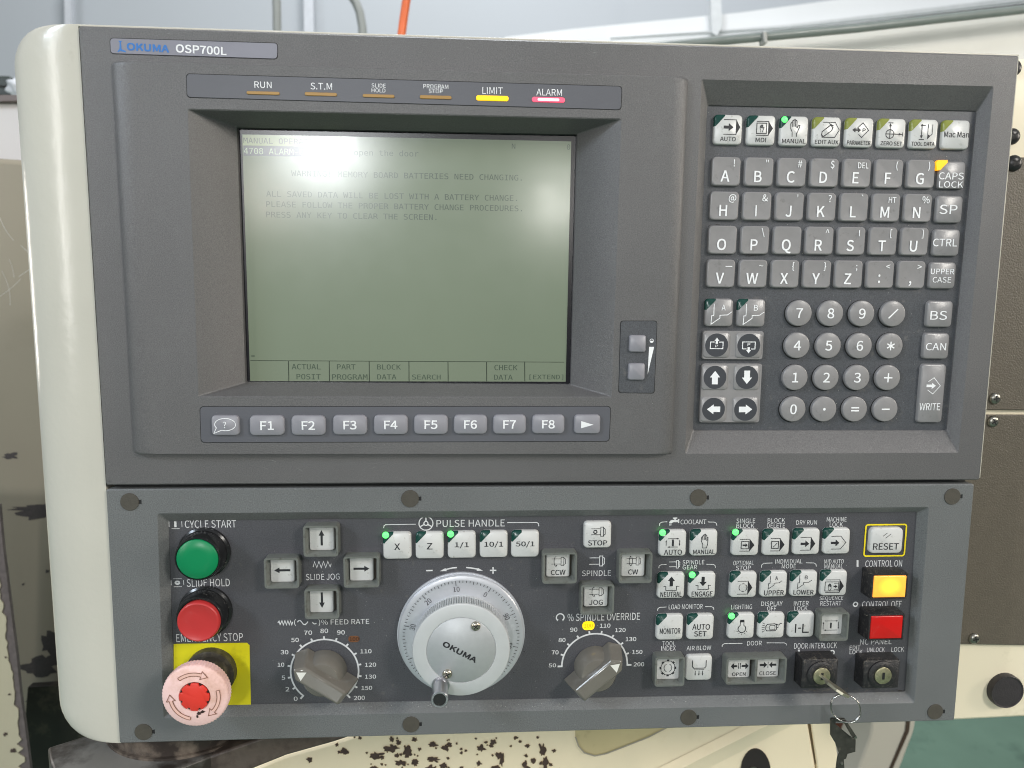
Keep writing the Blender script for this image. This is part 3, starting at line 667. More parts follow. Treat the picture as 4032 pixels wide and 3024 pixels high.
# rusty diagonal bar
rb = slabD([(374, 1662), (548, 1600), (578, 1590), (762, 1590), (720, 1604), (620, 1632), (520, 1672), (480, 1730), (240, 1730)], -.020, .012, 'diagonal_bar', mat('rusty_bar', (92, 82, 74), .5, var=.3, vscale=60, dirt_shade=(66, 56, 50), dscale=60, dlo=.45, dhi=.62), bevel=.0015)
tag(rb, 'grimy grey brown bar running diagonally under the panel left of the chipped casing', 'metal bar')
# posts and floor strip seen under the right part
gp = slabD([(1770, 1480), (1900, 1480), (1860, 1800), (1770, 1800)], -.55, .1, 'column', mat('dull_grey_brown', (120, 112, 98), .5), None, bevel=.002)
tag(gp, 'dull grey brown column behind the hanging key', 'column')
rp = slabD([(1866, 1480), (1902, 1480), (1876, 1580), (1850, 1672), (1820, 1800), (1790, 1800), (1820, 1672), (1848, 1560)], -.50, .05, 'rusty_post', mat('rust_brown', (120, 72, 56), .45, var=.25, vscale=20), None, bevel=.003)
tag(rp, 'slanted rusty brown post just right of the hanging key', 'post')
wp = thing('leg_cover', 'pale grey slanted leg cover with a dark seam between rusty post and green floor', 'machine leg', T('D', 1900, 1650, -.46) + (-.46,))
slabD([(1896, 1480), (1992, 1480), (1975, 1580), (1940, 1672), (1890, 1800), (1800, 1800), (1850, 1672), (1880, 1590)], -.46, .06, 'leg_sheet', mat('leg_enamel', (188, 182, 170), .35, var=.04, vscale=9), wp, bevel=.003)
slabD([(1968, 1480), (1974, 1480), (1964, 1580), (1920, 1680), (1880, 1800), (1874, 1800), (1914, 1680), (1956, 1580)], -.4585, .002, 'seam', mat('seam_dark', (62, 48, 36), .7), wp)

# right: taupe cover plates on a cream cabinet
TAUPE = mat('taupe_textured_plate', (98, 91, 80), .45, grain=.24, var=.06, vscale=120, bump=1.0, bscale=900)
CAB = mat('cabinet_cream', (240, 230, 204), .35, var=.02, vscale=9, dirt_shade=(200, 190, 158), dscale=22, dlo=.58, dhi=.8)
zr = -.045
cab = thing('machine_cabinet', 'cream machine cabinet with taupe cover plates right of the panel', 'machine cabinet', T('D', 2180, 1500, zr) + (zr,))
slabD([(2020, 122), (2420, 130), (2420, 1539), (2020, 1559)], zr, .10, 'cabinet_body', CAB, cab, bevel=.002)
P3 = zr + .003
slabD([(2040, 335), (2420, 345), (2420, 889), (2040, 885)], P3, .003, 'cover_plate', TAUPE, cab, bevel=.0008)
slabD([(2040, 896), (2420, 897), (2420, 1398), (2040, 1392)], P3, .003, 'cover_plate', TAUPE, cab, bevel=.0008)
def screw_mesh(r, n=24):
    mb = MB()
    mb.loft([circ(0, 0, r * k, r * z, n) for k, z in ((1, 0), (1, .12), (.93, .3), (.75, .48), (.45, .58), (.2, .6))], True)
    return mesh_from(mb, 'screw', STEEL, (0, 0, 0), ang=60)
SCR = {}
def cross(r, rot=0.3):
    mb = MB()
    for q in (0, 1):
        a = rot + q * math.pi / 2; d = Vector((math.cos(a), math.sin(a))); n = Vector((-d.y, d.x))
        mb.poly([tuple(d * r * .55 + n * r * .1), tuple(-d * r * .55 + n * r * .1), tuple(-d * r * .55 - n * r * .1), tuple(d * r * .55 - n * r * .1)], .62 * r)
    return mb
def screw(at, r, parent, rot=.3, m=None, label=None):
    k = (round(r, 5), m.name if m else '')
    if k not in SCR:
        SCR[k] = screw_mesh(r)
        if m: SCR[k].materials.clear(); SCR[k].materials.append(m)
    o = put(SCR[k], 'screw', parent, at, label)
    if parent.parent is None:
        put(mesh_from(cross(r, rot), 'cross_recess', GROOVE, (0, 0, 0), smooth=False), 'cross_recess', o, at)
    else:
        put(mesh_from(cross(r, rot), 'cross_recess', GROOVE, (0, 0, 0), smooth=False), 'cross_recess', parent, at)
    return o
for x, y, z_, rot in ((2155, 862, zr + .006, .1), (2151, 912, zr + .006, .5), (2110, 1383, zr + .006, .2)):
    screw(T('D', x, y, z_) + (P3,), .0038, cab, rot)
BK = mat('black_screw', (34, 34, 36), .35)
for x, y in ((2206, 140), (2203, 290), (2202, 350)):
    screw(T('D', x, y, zr + .008) + (zr + .001 if y < 300 else P3,), .0050, cab, .8, BK)
c = T('D', 2176, 1495, zr + .004)
mb = MB(); mb.loft([circ(c[0], c[1], r, zr + z, 48) for r, z in ((.0118, -.001), (.0118, .0035), (.0112, .0046), (.0106, .0044), (.0104, .0040))], True)
build(mb, 'hole_plug', mat('plug_dark', (58, 54, 56), .45, var=.1, vscale=300, bump=.5, bscale=900), cab)
# ------------------------------------------------------------------ THE CONTROL PANEL
C1 = [(0, 0), (.5, 0), (.5, -.23918), (0, -.23918)]
L1 = [S(416, 1927), S(3838, 1906), S(3759, 2838), S(470, 2928)]
cp = thing('control_panel', 'grey machine control panel with green screen, keypad, dials and buttons', 'control panel', (.25, -.39, -.05))
# cream housing: rounded column on the left
mb = MB(); rings = []
bx0, bx1, yt, yb, zf, zk = -.001, .5012, .0016, -.3925, -.0025, -.105; zfb = -.0235
rc_ = .017; A_ = .0460; B_ = .030
ys = [yt - rc_ * (1 - math.cos(R_(a))) for a in (0, 4, 12, 25, 40, 55, 70, 80, 90)] + [yb + rc_ * (1 - math.cos(R_(a))) for a in (90, 80, 70, 55, 40, 25, 12, 4, 0)]
for i, y in enumerate(ys):
    d = min(yt - y, rc_) if i < 9 else min(y - yb, rc_)
    ins = rc_ - math.sqrt(max(rc_ ** 2 - (rc_ - d) ** 2, 0)); a = A_ - ins; b = B_ - ins * .55
    sh = (yt - y) / (yt - yb)
    xL = bx0 + (-.0002 if sh < .6 else -.0002)
    prof = [(bx1, zfb), (.004, zfb), (.004, -.0118), (xL, -.0118), (xL, zf - .0004 * ins)]
    for k in range(1, 15):
        t_ = k / 14 * math.pi / 2; prof.append((xL - a * math.sin(t_) ** 1.0, zf - b * (1 - math.cos(t_) ** .9)))
    prof += [(xL - a, zk), (bx1, zk)]
    rings.append([(x, y, z) for x, z in prof])
mb.loft(rings, True, True)
# fix orientation is left to recalc below
hs = build(mb, 'housing', CREAM, cp, ang=40)
bm = bmesh.new(); bm.from_mesh(hs.data); bmesh.ops.recalc_face_normals(bm, faces=bm.faces); bm.to_mesh(hs.data); bm.free()
# light specks / nicks on the housing
mb = MB(); blobs(mb, [(220, 1373, 1.3, 3), (181, 1058, .9, .9)], 'D', zf + .0003, 3)
for p in ((( 72, 100), (84, 114)), ((84, 60), (90, 72)), ((113, 59), (110, 66))): mb.stroke([T('D', *p[0], -.018), T('D', *p[1], -.018)], .0003, -.014)

build(prism([(-.001, .0003), (.5014, .0003), (.5014, .0014), (-.001, .0014)], -.0115, -.0018), 'edge_trim', CREAM, cp, bevel=.0003)
build(prism([(.5003, -.2385), (.5014, -.2385), (.5014, .0001), (.5003, .0001)], -.0115, -.0018), 'edge_trim', CREAM, cp, bevel=.0003)
mb = MB(); rnd = random.Random(77)
for k in range(34):
    x = rnd.uniform(190, 2080); y = rnd.choice((rnd.uniform(70, 130), rnd.uniform(985, 1040), rnd.uniform(1060, 1105), rnd.uniform(1535, 1570))); l_ = rnd.uniform(3, 14); a = rnd.uniform(-.6, .6)
    if not (150 + y * .075 < x < 2160 - y * .07): continue
    mb.stroke([T('D', x, y), T('D', x + l_ * math.cos(a), y + l_ * math.sin(a))], rnd.uniform(.00006, .00014), .00007)
o = build(mb, 'scuff_marks', mat('scuff_pale', (150, 150, 148), .6), cp, smooth=False); o['kind'] = 'stuff'
def skirt(mb, c, z0, z1, ins, bev, r=.0012):
    mb.loft([quad(c, z0, r), quad(c, z1 - bev, r), quad(c, z1, r, ins=(bev,) * 4), quad(c, z1, r * .8, ins=(ins,) * 4)], False)
# ---- upper bezel
mb = MB()
skirt(mb, C1, -.012, 0, .002, .0007)
xs_ = (T('D', 1502.5, 170)[0] + T('D', 1467, 978)[0]) / 2
inn = .002
LQ = [(inn, -inn), (xs_, -inn), (xs_, -.23918 + inn), (inn, -.23918 + inn)]
RQ = [(xs_, -inn), (.5 - inn, -inn), (.5 - inn, -.23918 + inn), (xs_, -.23918 + inn)]
PL = [T('D', 241, 135), T('D', 1487, 170.5), T('D', 1452, 979), T('D', 290, 979)]
HP = .0046
def shrink(c, l, r, t, b): return [(c[0][0] + l, c[0][1] - t), (c[1][0] - r, c[1][1] - t), (c[2][0] - r, c[2][1] + b), (c[3][0] + l, c[3][1] + b)]
rings = [quad(LQ, 0, 0), quad(PL, 0, .0022)]
for k in (1, 2, 3, 4, 5, 6):
    a = k / 6 * math.pi / 2; s_ = 1 - math.cos(a)
    rings.append(quad(PL, HP * math.sin(a), .0022, ins=(.0115 * s_, .0085 * s_, .0006 * s_, .0006 * s_)))
rings.append(quad(PL, HP, .0022, ins=(.0120, .0090, .0011, .0011)))
OR = [T('D', 408, 237, HP), T('D', 1340, 258, HP), T('D', 1319, 857, HP), T('D', 431, 856, HP)]
zi = -.0125
IR = [T('D', 509, 272.6, zi), T('D', 1249, 288, zi), T('D', 1234.5, 832.6, zi), T('D', 528, 828, zi)]
rings += [quad(OR, HP, .0012, ins=(-.0012,) * 4), quad(OR, HP, .0012, ins=(-.0006,) * 4), quad(OR, HP - .0004, .0010), quad(IR, zi, .0008), quad(IR, zi - .0006, .0006, ins=(.0004,) * 4), quad(IR, zi - .006, .0006, ins=(.0004,) * 4)]
mb.loft(rings, False)
KO = [T('D', 1517.6, 173.6), T('D', 2144.6, 188.5), T('D', 2069, 976.4), T('D', 1481.5, 978.5)]
zk_ = -.007
KI = [T('D', 1527.3, 226.4, zk_), T('D', 2111, 238.5, zk_), T('D', 2045.7, 930.5, zk_), T('D', 1496, 930.6, zk_)]
mb.loft([quad(RQ, 0, 0), quad(KO, 0, .001, ins=(-.0005,) * 4), quad(KO, -.0004, .001), quad(KI, zk_ + .0002, .0012), quad(KI, zk_, .0012, ins=(.0002,) * 4), quad(KI, zk_ - .0015, .0012, ins=(.0003,) * 4)], False)
build(mb, 'upper_bezel', BEZ, cp, ang=28)
# thin dark line round the raised display frame
mb = MB(); mb.stroke([T('D', 262, 135.2), T('D', 1480, 169.8)], .00035, .00006); build(mb, 'frame_joint', GROOVE, cp)
mb = MB(); mb.stroke([T('D', 300, 979.8), T('D', 1450, 979.8)], .0003, .00006); build(mb, 'frame_joint', GROOVE, cp)
mb = MB(); mb.ngon([(p[0], p[1]) for p in quad(KI, 0, .0012, ins=(-.0005,) * 4)], zk_ - .0008); build(mb, 'keypad_film', MEMB, cp)
# ---- lower panel
mb = MB(); skirt(mb, L1, -.012, 0, .002, .0007)
LO = [T('D', 342, 1111), T('D', 2004.8, 1097), T('D', 1974, 1517), T('D', 355, 1550)]
zf_ = -.005
LI = [T('D', 362.8, 1124, zf_), T('D', 1981.5, 1104.6, zf_), T('D', 1956, 1495, zf_), T('D', 376.8, 1526, zf_)]
mb.loft([quad(L1, 0, .001, ins=(.002,) * 4), quad(LO, 0, .0012, ins=(-.0005,) * 4), quad(LO, -.0004, .0012), quad(LI, zf_ + .0002, .001), quad(LI, zf_, .001, ins=(.0002,) * 4), quad(LI, zf_ - .001, .001, ins=(.0003,) * 4)], False)
build(mb, 'lower_plate', LOWP, cp, ang=28)
mb = MB(); mb.ngon([(p[0], p[1]) for p in quad(LI, 0, .001, ins=(-.0005,) * 4)], zf_ - .0004); build(mb, 'operation_film', FLOORP, cp)
# dark gap between the plates
mb = prism([(.0005, -.236), (.4975, -.236), (.4975, -.247), (.0005, -.247)], -.02, -.0095); build(mb, 'gap_backing', GROOVE, cp)
# nicks and dust on the metal edges
mb = MB(); rnd = random.Random(4)
for k in range(46):
    x = rnd.uniform(270, 2170); y = 57 + (x - 168) * .031 + .6; s_ = rnd.uniform(.3, 1.1)
    if rnd.random() < .35: blobs(mb, [(x, y, s_ * 1.5, s_ * .6)], 'D', .00008, k)
for k in range(120):
    x = rnd.uniform(700, 1950); blobs(mb, [(x, 1512 - (x - 700) * .008 + rnd.uniform(4, 18), rnd.uniform(.3, .9), rnd.uniform(.3, .8))], 'D', -.0018, 100 + k)
for k in range(160):
    x = rnd.uniform(1500, 2050); y = rnd.uniform(240, 925); blobs(mb, [(x, y, rnd.uniform(.25, .7), rnd.uniform(.25, .7))], 'D', zk_ - .0007, 400 + k)
for k in range(160):
    x = rnd.uniform(560, 1940); y = rnd.uniform(1125, 1490); blobs(mb, [(x, y, rnd.uniform(.25, .7), rnd.uniform(.25, .6))], 'D', zf_ - .0003, 700 + k)
for k in range(30):
    x = rnd.uniform(300, 1450); y = rnd.uniform(860, 970); blobs(mb, [(x, y, rnd.uniform(.25, .6), rnd.uniform(.25, .5))], 'D', HP + .0001, 900 + k)
o = build(mb, 'dust_specks', mat('dust', (190, 188, 184), .8), cp, smooth=False); o['kind'] = 'stuff'

# ---- lettering helper
def letter(t, items, z, m=INKW2, label=None, name='lettering', bold=.0, parent=None, font=0):
    """items: (text, x0, y0, x1, y1) measured boxes"""
    mb = MB()
    for q in items:
        cx, cy, w, h = box(t, *q[1:5], z)
        mb.text(q[0], cx, cy, w, h, z + .00008, bold, q[5] if len(q) > 5 else 0, font)
    return build(mb, name, m, parent or cp, label=label, smooth=False)
def bracket(mb, t, pts, z, w=.00042):
    mb.stroke([T(t, x, y, z) for x, y in pts], w, z + .00008)
def line1(t, pts, z, w=.00042, name='bracket_line'):
    mb = MB(); bracket(mb, t, pts, z, w); return build(mb, name, INKW2, cp, smooth=False)
def sym(mb, name='printed_symbol'):
    build(mb, name, INKW2, cp, smooth=False); return MB()

# ---- nameplate
NP = [T('D', 238, 82.6), T('D', 599.6, 93.7), T('D', 599, 127.4), T('D', 239.6, 115.6)]
mb = MB(); mb.ngon([(p[0], p[1]) for p in quad(NP, 0, .0018, ins=(-.0003,) * 4)], .00006); build(mb, 'plate_groove', GROOVE, cp)
mb = MB(); mb.loft([quad(NP, 0, .0016), quad(NP, .0003, .0016, ins=(.0001,) * 4)]); pl = build(mb, 'name_plate', mat('nameplate_grey', (132, 132, 142), .35, var=.04, vscale=60, bump=.2, bscale=3000), cp)
LB = mat('logo_blue', (44, 116, 190), .45)
letter(1, [('OKUMA', 790, 273, 1052, 321, R_(-1.6))], .0003, LB, name='logo_lettering', bold=.045, parent=pl)
mb = MB()
P_ = lambda x, y: T(1, x, y, .0003)
mb.poly([P_(*q) for q in ((736, 253), (762, 255), (752, 262), (757, 306), (782, 318), (784, 326), (762, 321), (748, 316), (738, 324), (730, 323), (738, 312), (744, 300), (745, 262))], .0004)
build(mb, 'logo_mark', LB, pl, smooth=False)
letter(1, [('OSP700L', 1095, 284, 1410, 336, R_(-1.6))], .0003, INKW, name='model_lettering', bold=.028, parent=pl)

# ---- indicator strip
IS = [T('D', 402.8, 159.7, HP), T('D', 1343, 187, HP), T('D', 1341, 237, HP), T('D', 404.6, 210, HP)]
def strip(c, name, r=.0018, m=STRIP):
    mb = MB(); mb.ngon([(p[0], p[1]) for p in quad(c, 0, r, ins=(-.00028,) * 4)], HP + .00006); g = build(mb, 'strip_groove', GROOVE, cp)
    mb = MB(); mb.loft([quad(c, HP, r), quad(c, HP + .00025, r, ins=(.0001,) * 4)]); return build(mb, name, m, cp)
ist = strip(IS, 'indicator_strip')
zs = HP + .00025
for t, b, m, lb in ((1, (1535, 570, 1740, 590), OFFBAR, 'unlit bar under RUN'), (1, (1897, 576, 2097, 598), OFFBAR, 'unlit bar under S.T.M'), (2, (203, 588, 400, 608), OFFBAR, 'unlit bar under SLIDE HOLD'),
                    (2, (558, 595, 755, 617), OFFBAR, 'unlit bar under PROGRAM STOP'), (2, (908, 596, 1110, 628), LITY, 'lit yellow bar under LIMIT'), (2, (1256, 606, 1460, 637), LITR, 'lit pink red bar under ALARM')):
    cx, cy, w, h = box(t, *b, zs)
    mb = MB(); mb.loft([rrect(cx, cy, w, h, h * .45, zs), rrect(cx, cy, w, h, h * .45, zs + .0003), rrect(cx, cy, w * .97, h * .8, h * .35, zs + .0005)])
    build(mb, 'indicator_lamp', m, ist, label=lb)
lm = mat('alarm_core', (255, 190, 200), .3, emit=(255, 196, 205), estr=1.0)
cx, cy, w, h = box(2, 1290, 612, 1425, 630, zs)
mb = MB(); mb.loft([rrect(cx, cy, w, h, h * .45, zs + .0004), rrect(cx, cy, w, h * .9, h * .4, zs + .0006)]); build(mb, 'lamp_core', lm, ist)
letter(1, [('RUN', 1583, 508, 1690, 548), ('S.T.M', 1933, 516, 2066, 558)], zs, INKW, parent=ist)
letter(2, [('SLIDE', 258, 520, 346, 545), ('HOLD', 258, 550, 344, 575), ('PROGRAM', 580, 525, 735, 552), ('STOP', 613, 555, 702, 580), ('LIMIT', 947, 543, 1073, 585), ('ALARM', 1283, 554, 1442, 595)], zs, INKW, parent=ist)

# ---- screen
zsn = -.0165
SQ = [(p[0], p[1]) for p in (T('D', 505, 268, zsn), T('D', 1255, 284, zsn), T('D', 1240, 838, zsn), T('D', 522, 834, zsn))]
AQ = [T('D', 523, 290, zsn), T('D', 1234, 305.6, zsn), T('D', 1222, 824.5, zsn), T('D', 540.6, 823, zsn)]
mb = MB(); mb.loft([quad(SQ, zsn - .002, .001), quad(SQ, zsn, .001)]); sc = build(mb, 'screen', mat('screen_border_black', (24, 24, 30), .25), cp)
def lcdmat():
    m = bpy.data.materials.new('lcd_glass'); m.use_nodes = True
    n = m.node_tree.nodes; l = m.node_tree.links; b = n['Principled BSDF']
    b.inputs['Base Color'].default_value = lin((104, 112, 98)); b.inputs['Roughness'].default_value = .17
    b.inputs['Coat Weight'].default_value = .8; b.inputs['Coat Roughness'].default_value = .42
    b.inputs['Specular IOR Level'].default_value = .5
    b.inputs['Emission Color'].default_value = lin((122, 142, 104)); b.inputs['Emission Strength'].default_value = .24
    geo = n.new('ShaderNodeNewGeometry'); nb = n.new('ShaderNodeTexNoise'); nb.inputs['Scale'].default_value = 70; nb.inputs['Detail'].default_value = 8
    l.new(geo.outputs['Position'], nb.inputs['Vector']); r = n.new('ShaderNodeMapRange'); r.inputs[1].default_value = .35; r.inputs[2].default_value = .7; r.inputs[3].default_value = .165; r.inputs[4].default_value = .195
    l.new(nb.outputs['Fac'], r.inputs[0]); l.new(r.outputs[0], b.inputs['Roughness'])
    return m
LCD = lcdmat()
za_ = zsn + .0001
mb = MB(); mb.ngon([(p[0], p[1]) for p in quad(AQ, 0, 0)], za_); build(mb, 'display_area', LCD, sc)
def inklike(name, rgb, e):
    m = mat(name, rgb, .2, emit=rgb, estr=e); m.node_tree.nodes['Principled BSDF'].inputs['Coat Weight'].default_value = .6; m.node_tree.nodes['Principled BSDF'].inputs['Coat Roughness'].default_value = .3
    return m
LT = inklike('lcd_text', (72, 86, 72), .05); LN = inklike('lcd_line', (38, 50, 38), .02); LHI = inklike('lcd_header', (134, 146, 104), .3); LINV = inklike('lcd_inverse', (74, 80, 84), .05); LLT = inklike('lcd_light_text', (150, 166, 140), .3)
def rectD(t, x0, y0, x1, y1, z, name, m, x2=None, y2=None):
    pts = [T(t, x0, y0, z), T(t, x1, y0 + (x1 - x0) * .017, z), T(t, x1, y1 + (x1 - x0) * .017, z), T(t, x0, y1, z)]
    mb = MB(); mb.poly(pts, z); return build(mb, name, m, sc, smooth=False)
rectD(1, 1510, 838, 2130, 904, za_ + .00005, 'header_field', LHI)
rectD(1, 1515, 906, 2010, 968, za_ + .00005, 'alarm_field', LINV)
MONO = 1
def slet(t, items, m, name='screen_text', th=-.012):
    if len(items) > 1:
        for q in items: slet(t, [q], m, name, th)
        return
    mb = MB()
    for s_, x0, y0, x1, y1 in items:
        a = T(t, x0, y0, za_); b = T(t, x1, y1, za_); 
        # the rows run parallel to the panel's own horizontal
        cx, cy, w, h = box(t, x0, y0, x1, y1, za_)
        mb.text(s_, (a[0] + b[0]) / 2, (a[1] + b[1]) / 2, w, h, za_ + .00009, th, 0, MONO)
    return build(mb, name, m, sc, smooth=False)
k_ = .017
def row(s_, x, y, h, n=None, cw=31.3):
    w = len(s_) * cw - 6; return (s_, x, y, x + w, y + h + w * k_ * 1.0)
def srow(items, m):
    if len(items) > 1:
        for q in items: srow([q], m)
        return
    mb = MB()
    for s_, x, y, h in items:
        w = len(s_) * 31.3 - 6
        L_ = T(1, x, y + h, za_); R2 = T(1, x + w, y + h + w * k_, za_); Tt = T(1, x + w / 2, y + w * k_ / 2, za_); Bt = T(1, x + w / 2, y + h + w * k_ / 2, za_)
        mb.text(s_, (L_[0] + R2[0]) / 2, (Tt[1] + Bt[1]) / 2, R2[0] - L_[0], Tt[1] - Bt[1], za_ + .00009, -.008, 0, MONO)
    return build(mb, 'screen_text', m, sc, smooth=False)
srow([('MANUAL OPERATION', 1515, 857, 36), ('WARNING! MEMORY BOARD BATTERIES NEED CHANGING.', 1812, 1062, 36),
      ('ALL SAVED DATA WILL BE LOST WITH A BATTERY CHANGE.', 1657, 1188, 36), ('PLEASE FOLLOW THE PROPER BATTERY CHANGE PROCEDURES.', 1657, 1252, 36), ('PRESS ANY KEY TO CLEAR THE SCREEN.', 1657, 1316, 36)], LT)
srow([('4708 ALARM-C', 1518, 920, 38)], LLT)
srow([('Please open the door', 1984, 926, 46)], LT)
slet(2, [('N', 1130, 894, 1152, 925)], LT); slet(2, [('0', 1473, 898, 1493, 932)], LT)
slet(5, [('PART', 43, 686, 158, 718), ('PROGRAM', 12, 748, 232, 782), ('BLOCK', 292, 687, 440, 719), ('DATA', 293, 749, 412, 780), ('SEARCH', 510, 750, 687, 781), ('CHECK', 1022, 690, 1165, 723), ('DATA', 1020, 751, 1135, 782), ('[EXTEND]', 1240, 750, 1450, 784)], LT)
slet(4, [('ACTUAL', 1815, 684, 1995, 718), ('POSIT', 1845, 746, 1995, 780), ('=', 1563, 629, 1585, 640)], LT)
mb = MB(); bracket(mb, 4, [(1557, 663), (3510, 673)], za_, .0003)
for x in (1795, 2048): bracket(mb, 4, [(x, 664), (x + 2, 790)], za_, .0004)
for x in (243, 490, 733, 973, 1210): bracket(mb, 5, [(x, 669), (x + 1, 792)], za_, .0004)
build(mb, 'screen_lines', LN, sc, smooth=False)

# ------------------------------------------------------------------ keys
def keymesh(w, h, H, m, style='dish', r=None):
    r = r or .14 * w; mb = MB(); mw = min(w, h)
    R0 = [rrect(0, 0, w + .0002, h + .0002, r, 0), rrect(0, 0, w, h, r, H * .62), rrect(0, 0, w - mw * .03, h - mw * .03, r * .95, H * .86), rrect(0, 0, w - mw * .09, h - mw * .09, r * .85, H)]
    if style == 'dish':
        R0 += [rrect(0, 0, w - mw * .14, h - mw * .14, r * .7, H - .00003), rrect(0, 0, w * .05, h * .05, r * .05, H - .00034)]
    elif style == 'dome':
        R0 += [rrect(0, 0, w * .6, h * .6, r * .5, H + .00012)]
    mb.loft(R0); return mesh_from(mb, 'key', m, (0, 0, 0), ang=50 if style != 'dish' else 24)
def roundmesh(r, H, m):
    mb = MB(); mb.loft([circ(0, 0, r * k, z, 40) for k, z in ((1.0, 0), (1.0, H * .75), (.97, H * .93), (.92, H))]); return mesh_from(mb, 'key', m, (0, 0, 0), ang=60)
def ledmesh(w, h, H, r):
    n = 5; a = w * .37; b = h * .40
    def ring(g, z):
        pts = [(-w / 2 + a, h / 2 + g)]
        pts += [(-w / 2 - g + r + r * math.cos(R_(90 + 90 * i / n)), h / 2 + g - r + r * math.sin(R_(90 + 90 * i / n))) for i in range(n + 1)]
        pts += [(-w / 2 - g, h / 2 - b)]
        return [(x, y, z) for x, y in pts]
    mb = MB(); mb.loft([ring(.00008, 0), ring(.00008, H * .62), ring(-w * .012, H * .88), ring(-w * .04, H + .00010)])
    return mb
KM = {}
def add_key(name, at, w, h, H, m, style='dish', label=None, round_=False, parent=None):
    k = (round(w, 4), round(h, 4), H, m.name, style, round_)
    if k not in KM: KM[k] = roundmesh(w / 2, H, m) if round_ else keymesh(w, h, H, m, style)
    o = put(KM[k], name, parent or cp, at, label)
    o.rotation_euler = (random.gauss(0, .008), random.gauss(0, .004), random.gauss(0, .008))
    return o
LM = {}
def add_led(key, at, w, h, H, m):
    k = (round(w, 4), round(h, 4), H, m.name)
    if k not in LM: LM[k] = mesh_from(ledmesh(w, h, H, .14 * w), 'led_window', m, (0, 0, 0), ang=50)
    return put(LM[k], 'led_window', key, at)
def lit_led(key, at, r, m=LITG):
    mb = MB(); x, y, z = at
    mb.loft([circ(x, y, r * k, z + q * r, 20) for k, q in ((1, -.3), (1, 0), (.85, .22), (.55, .36), (.2, .42))])
    return build(mb, 'lit_led', m, key, ang=70)
def legend(key, fn, m=INKB):
    mb = MB(); fn(mb)
    if mb.v: return build(mb, 'legend', m, key, smooth=False)
def lerp_grid(a, b, c, d, i, j, ni, nj):
    u = i / (ni - 1); v = j / (nj - 1)
    return tuple((a[k] * (1 - u) + b[k] * u) * (1 - v) + (c[k] * (1 - u) + d[k] * u) * v for k in (0, 1))
HK = .0024; zt = zk_ - .0008 + HK
zb_ = zt - HK
g = [box2(3, 262, 975, 450, 1160, zt, zb_)[:2], box2(3, 1475, 990, 1655, 1178, zt, zb_)[:2], box2(6, 232, 30, 415, 212, zt, zb_)[:2], box2(6, 1415, 40, 1597, 218, zt, zb_)[:2]]
kw, kh = box2(3, 262, 975, 449, 1160, zt, zb_)[2:]
rows = ['ABCDEFG', 'HIJKLMN', 'OPQRSTU', 'VWXYZ:,']
syms = [['!', '"', '#', '$', 'DEL', '(', ')'], ['@', '&', "'", '?', '`', 'HT', '%'], ['', '\\', '', '^', '|', '[', ']'], ['_', '~', '{', '}', ';', '<', '>']]
ws = {'!': 'exclamation mark', '"': 'quote mark', '#': 'hash', '$': 'dollar sign', 'DEL': 'DEL', '(': 'opening bracket', ')': 'closing bracket', '@': 'at sign', '&': 'ampersand', "'": 'apostrophe', '?': 'question mark', '`': 'grave mark', 'HT': 'HT', '%': 'percent sign', '': '', '\\': 'backslash', '^': 'caret', '|': 'bar', '[': 'square bracket', ']': 'closing square bracket', '_': 'dash', '~': 'tilde', '{': 'brace', '}': 'closing brace', ';': 'semicolon', '<': 'less than', '>': 'greater than'}
for j in range(4):
    for i in range(7):
        c = lerp_grid(*g, i, j, 7, 4)
        ch = rows[j][i]; sy = syms[j][i]
        o = add_key('letter_key', (c[0], c[1], zk_ - .0008), kw, kh, HK, GKEY, 'dish', 'grey key marked ' + {':': 'colon', ',': 'comma'}.get(ch, ch) + (' and ' + ws[sy] if sy else ''))
        def fn(mb, c=c, ch=ch, sy=sy):
            z = zt + .00006; bx = c[0] - kw * .04; by = c[1] - kh * .36
            if ch in ':,': ntext(mb, ch, bx + kw * .0, by + kh * .06, kh * .42, z, .022)
            else: ntext(mb, ch, bx, by, kh * .39, z, .017)
            if not sy: return
            sx = c[0] + kw * (.26 if len(sy) == 1 else .20); sb = c[1] + kh * .17
            if sy == '_': mb.poly([(sx - kw * .12, sb + kh * .07), (sx + kw * .12, sb + kh * .07), (sx + kw * .12, sb + kh * .10), (sx - kw * .12, sb + kh * .10)], z)
            elif sy == '|': mb.stroke([(sx, sb), (sx, sb + kh * .22)], kw * .03, z)
            else: ntext(mb, sy, sx, sb, kh * (.24 if len(sy) == 1 else .2), z, .012, .85 if len(sy) > 1 else 1)
        legend(o, fn, INKW)
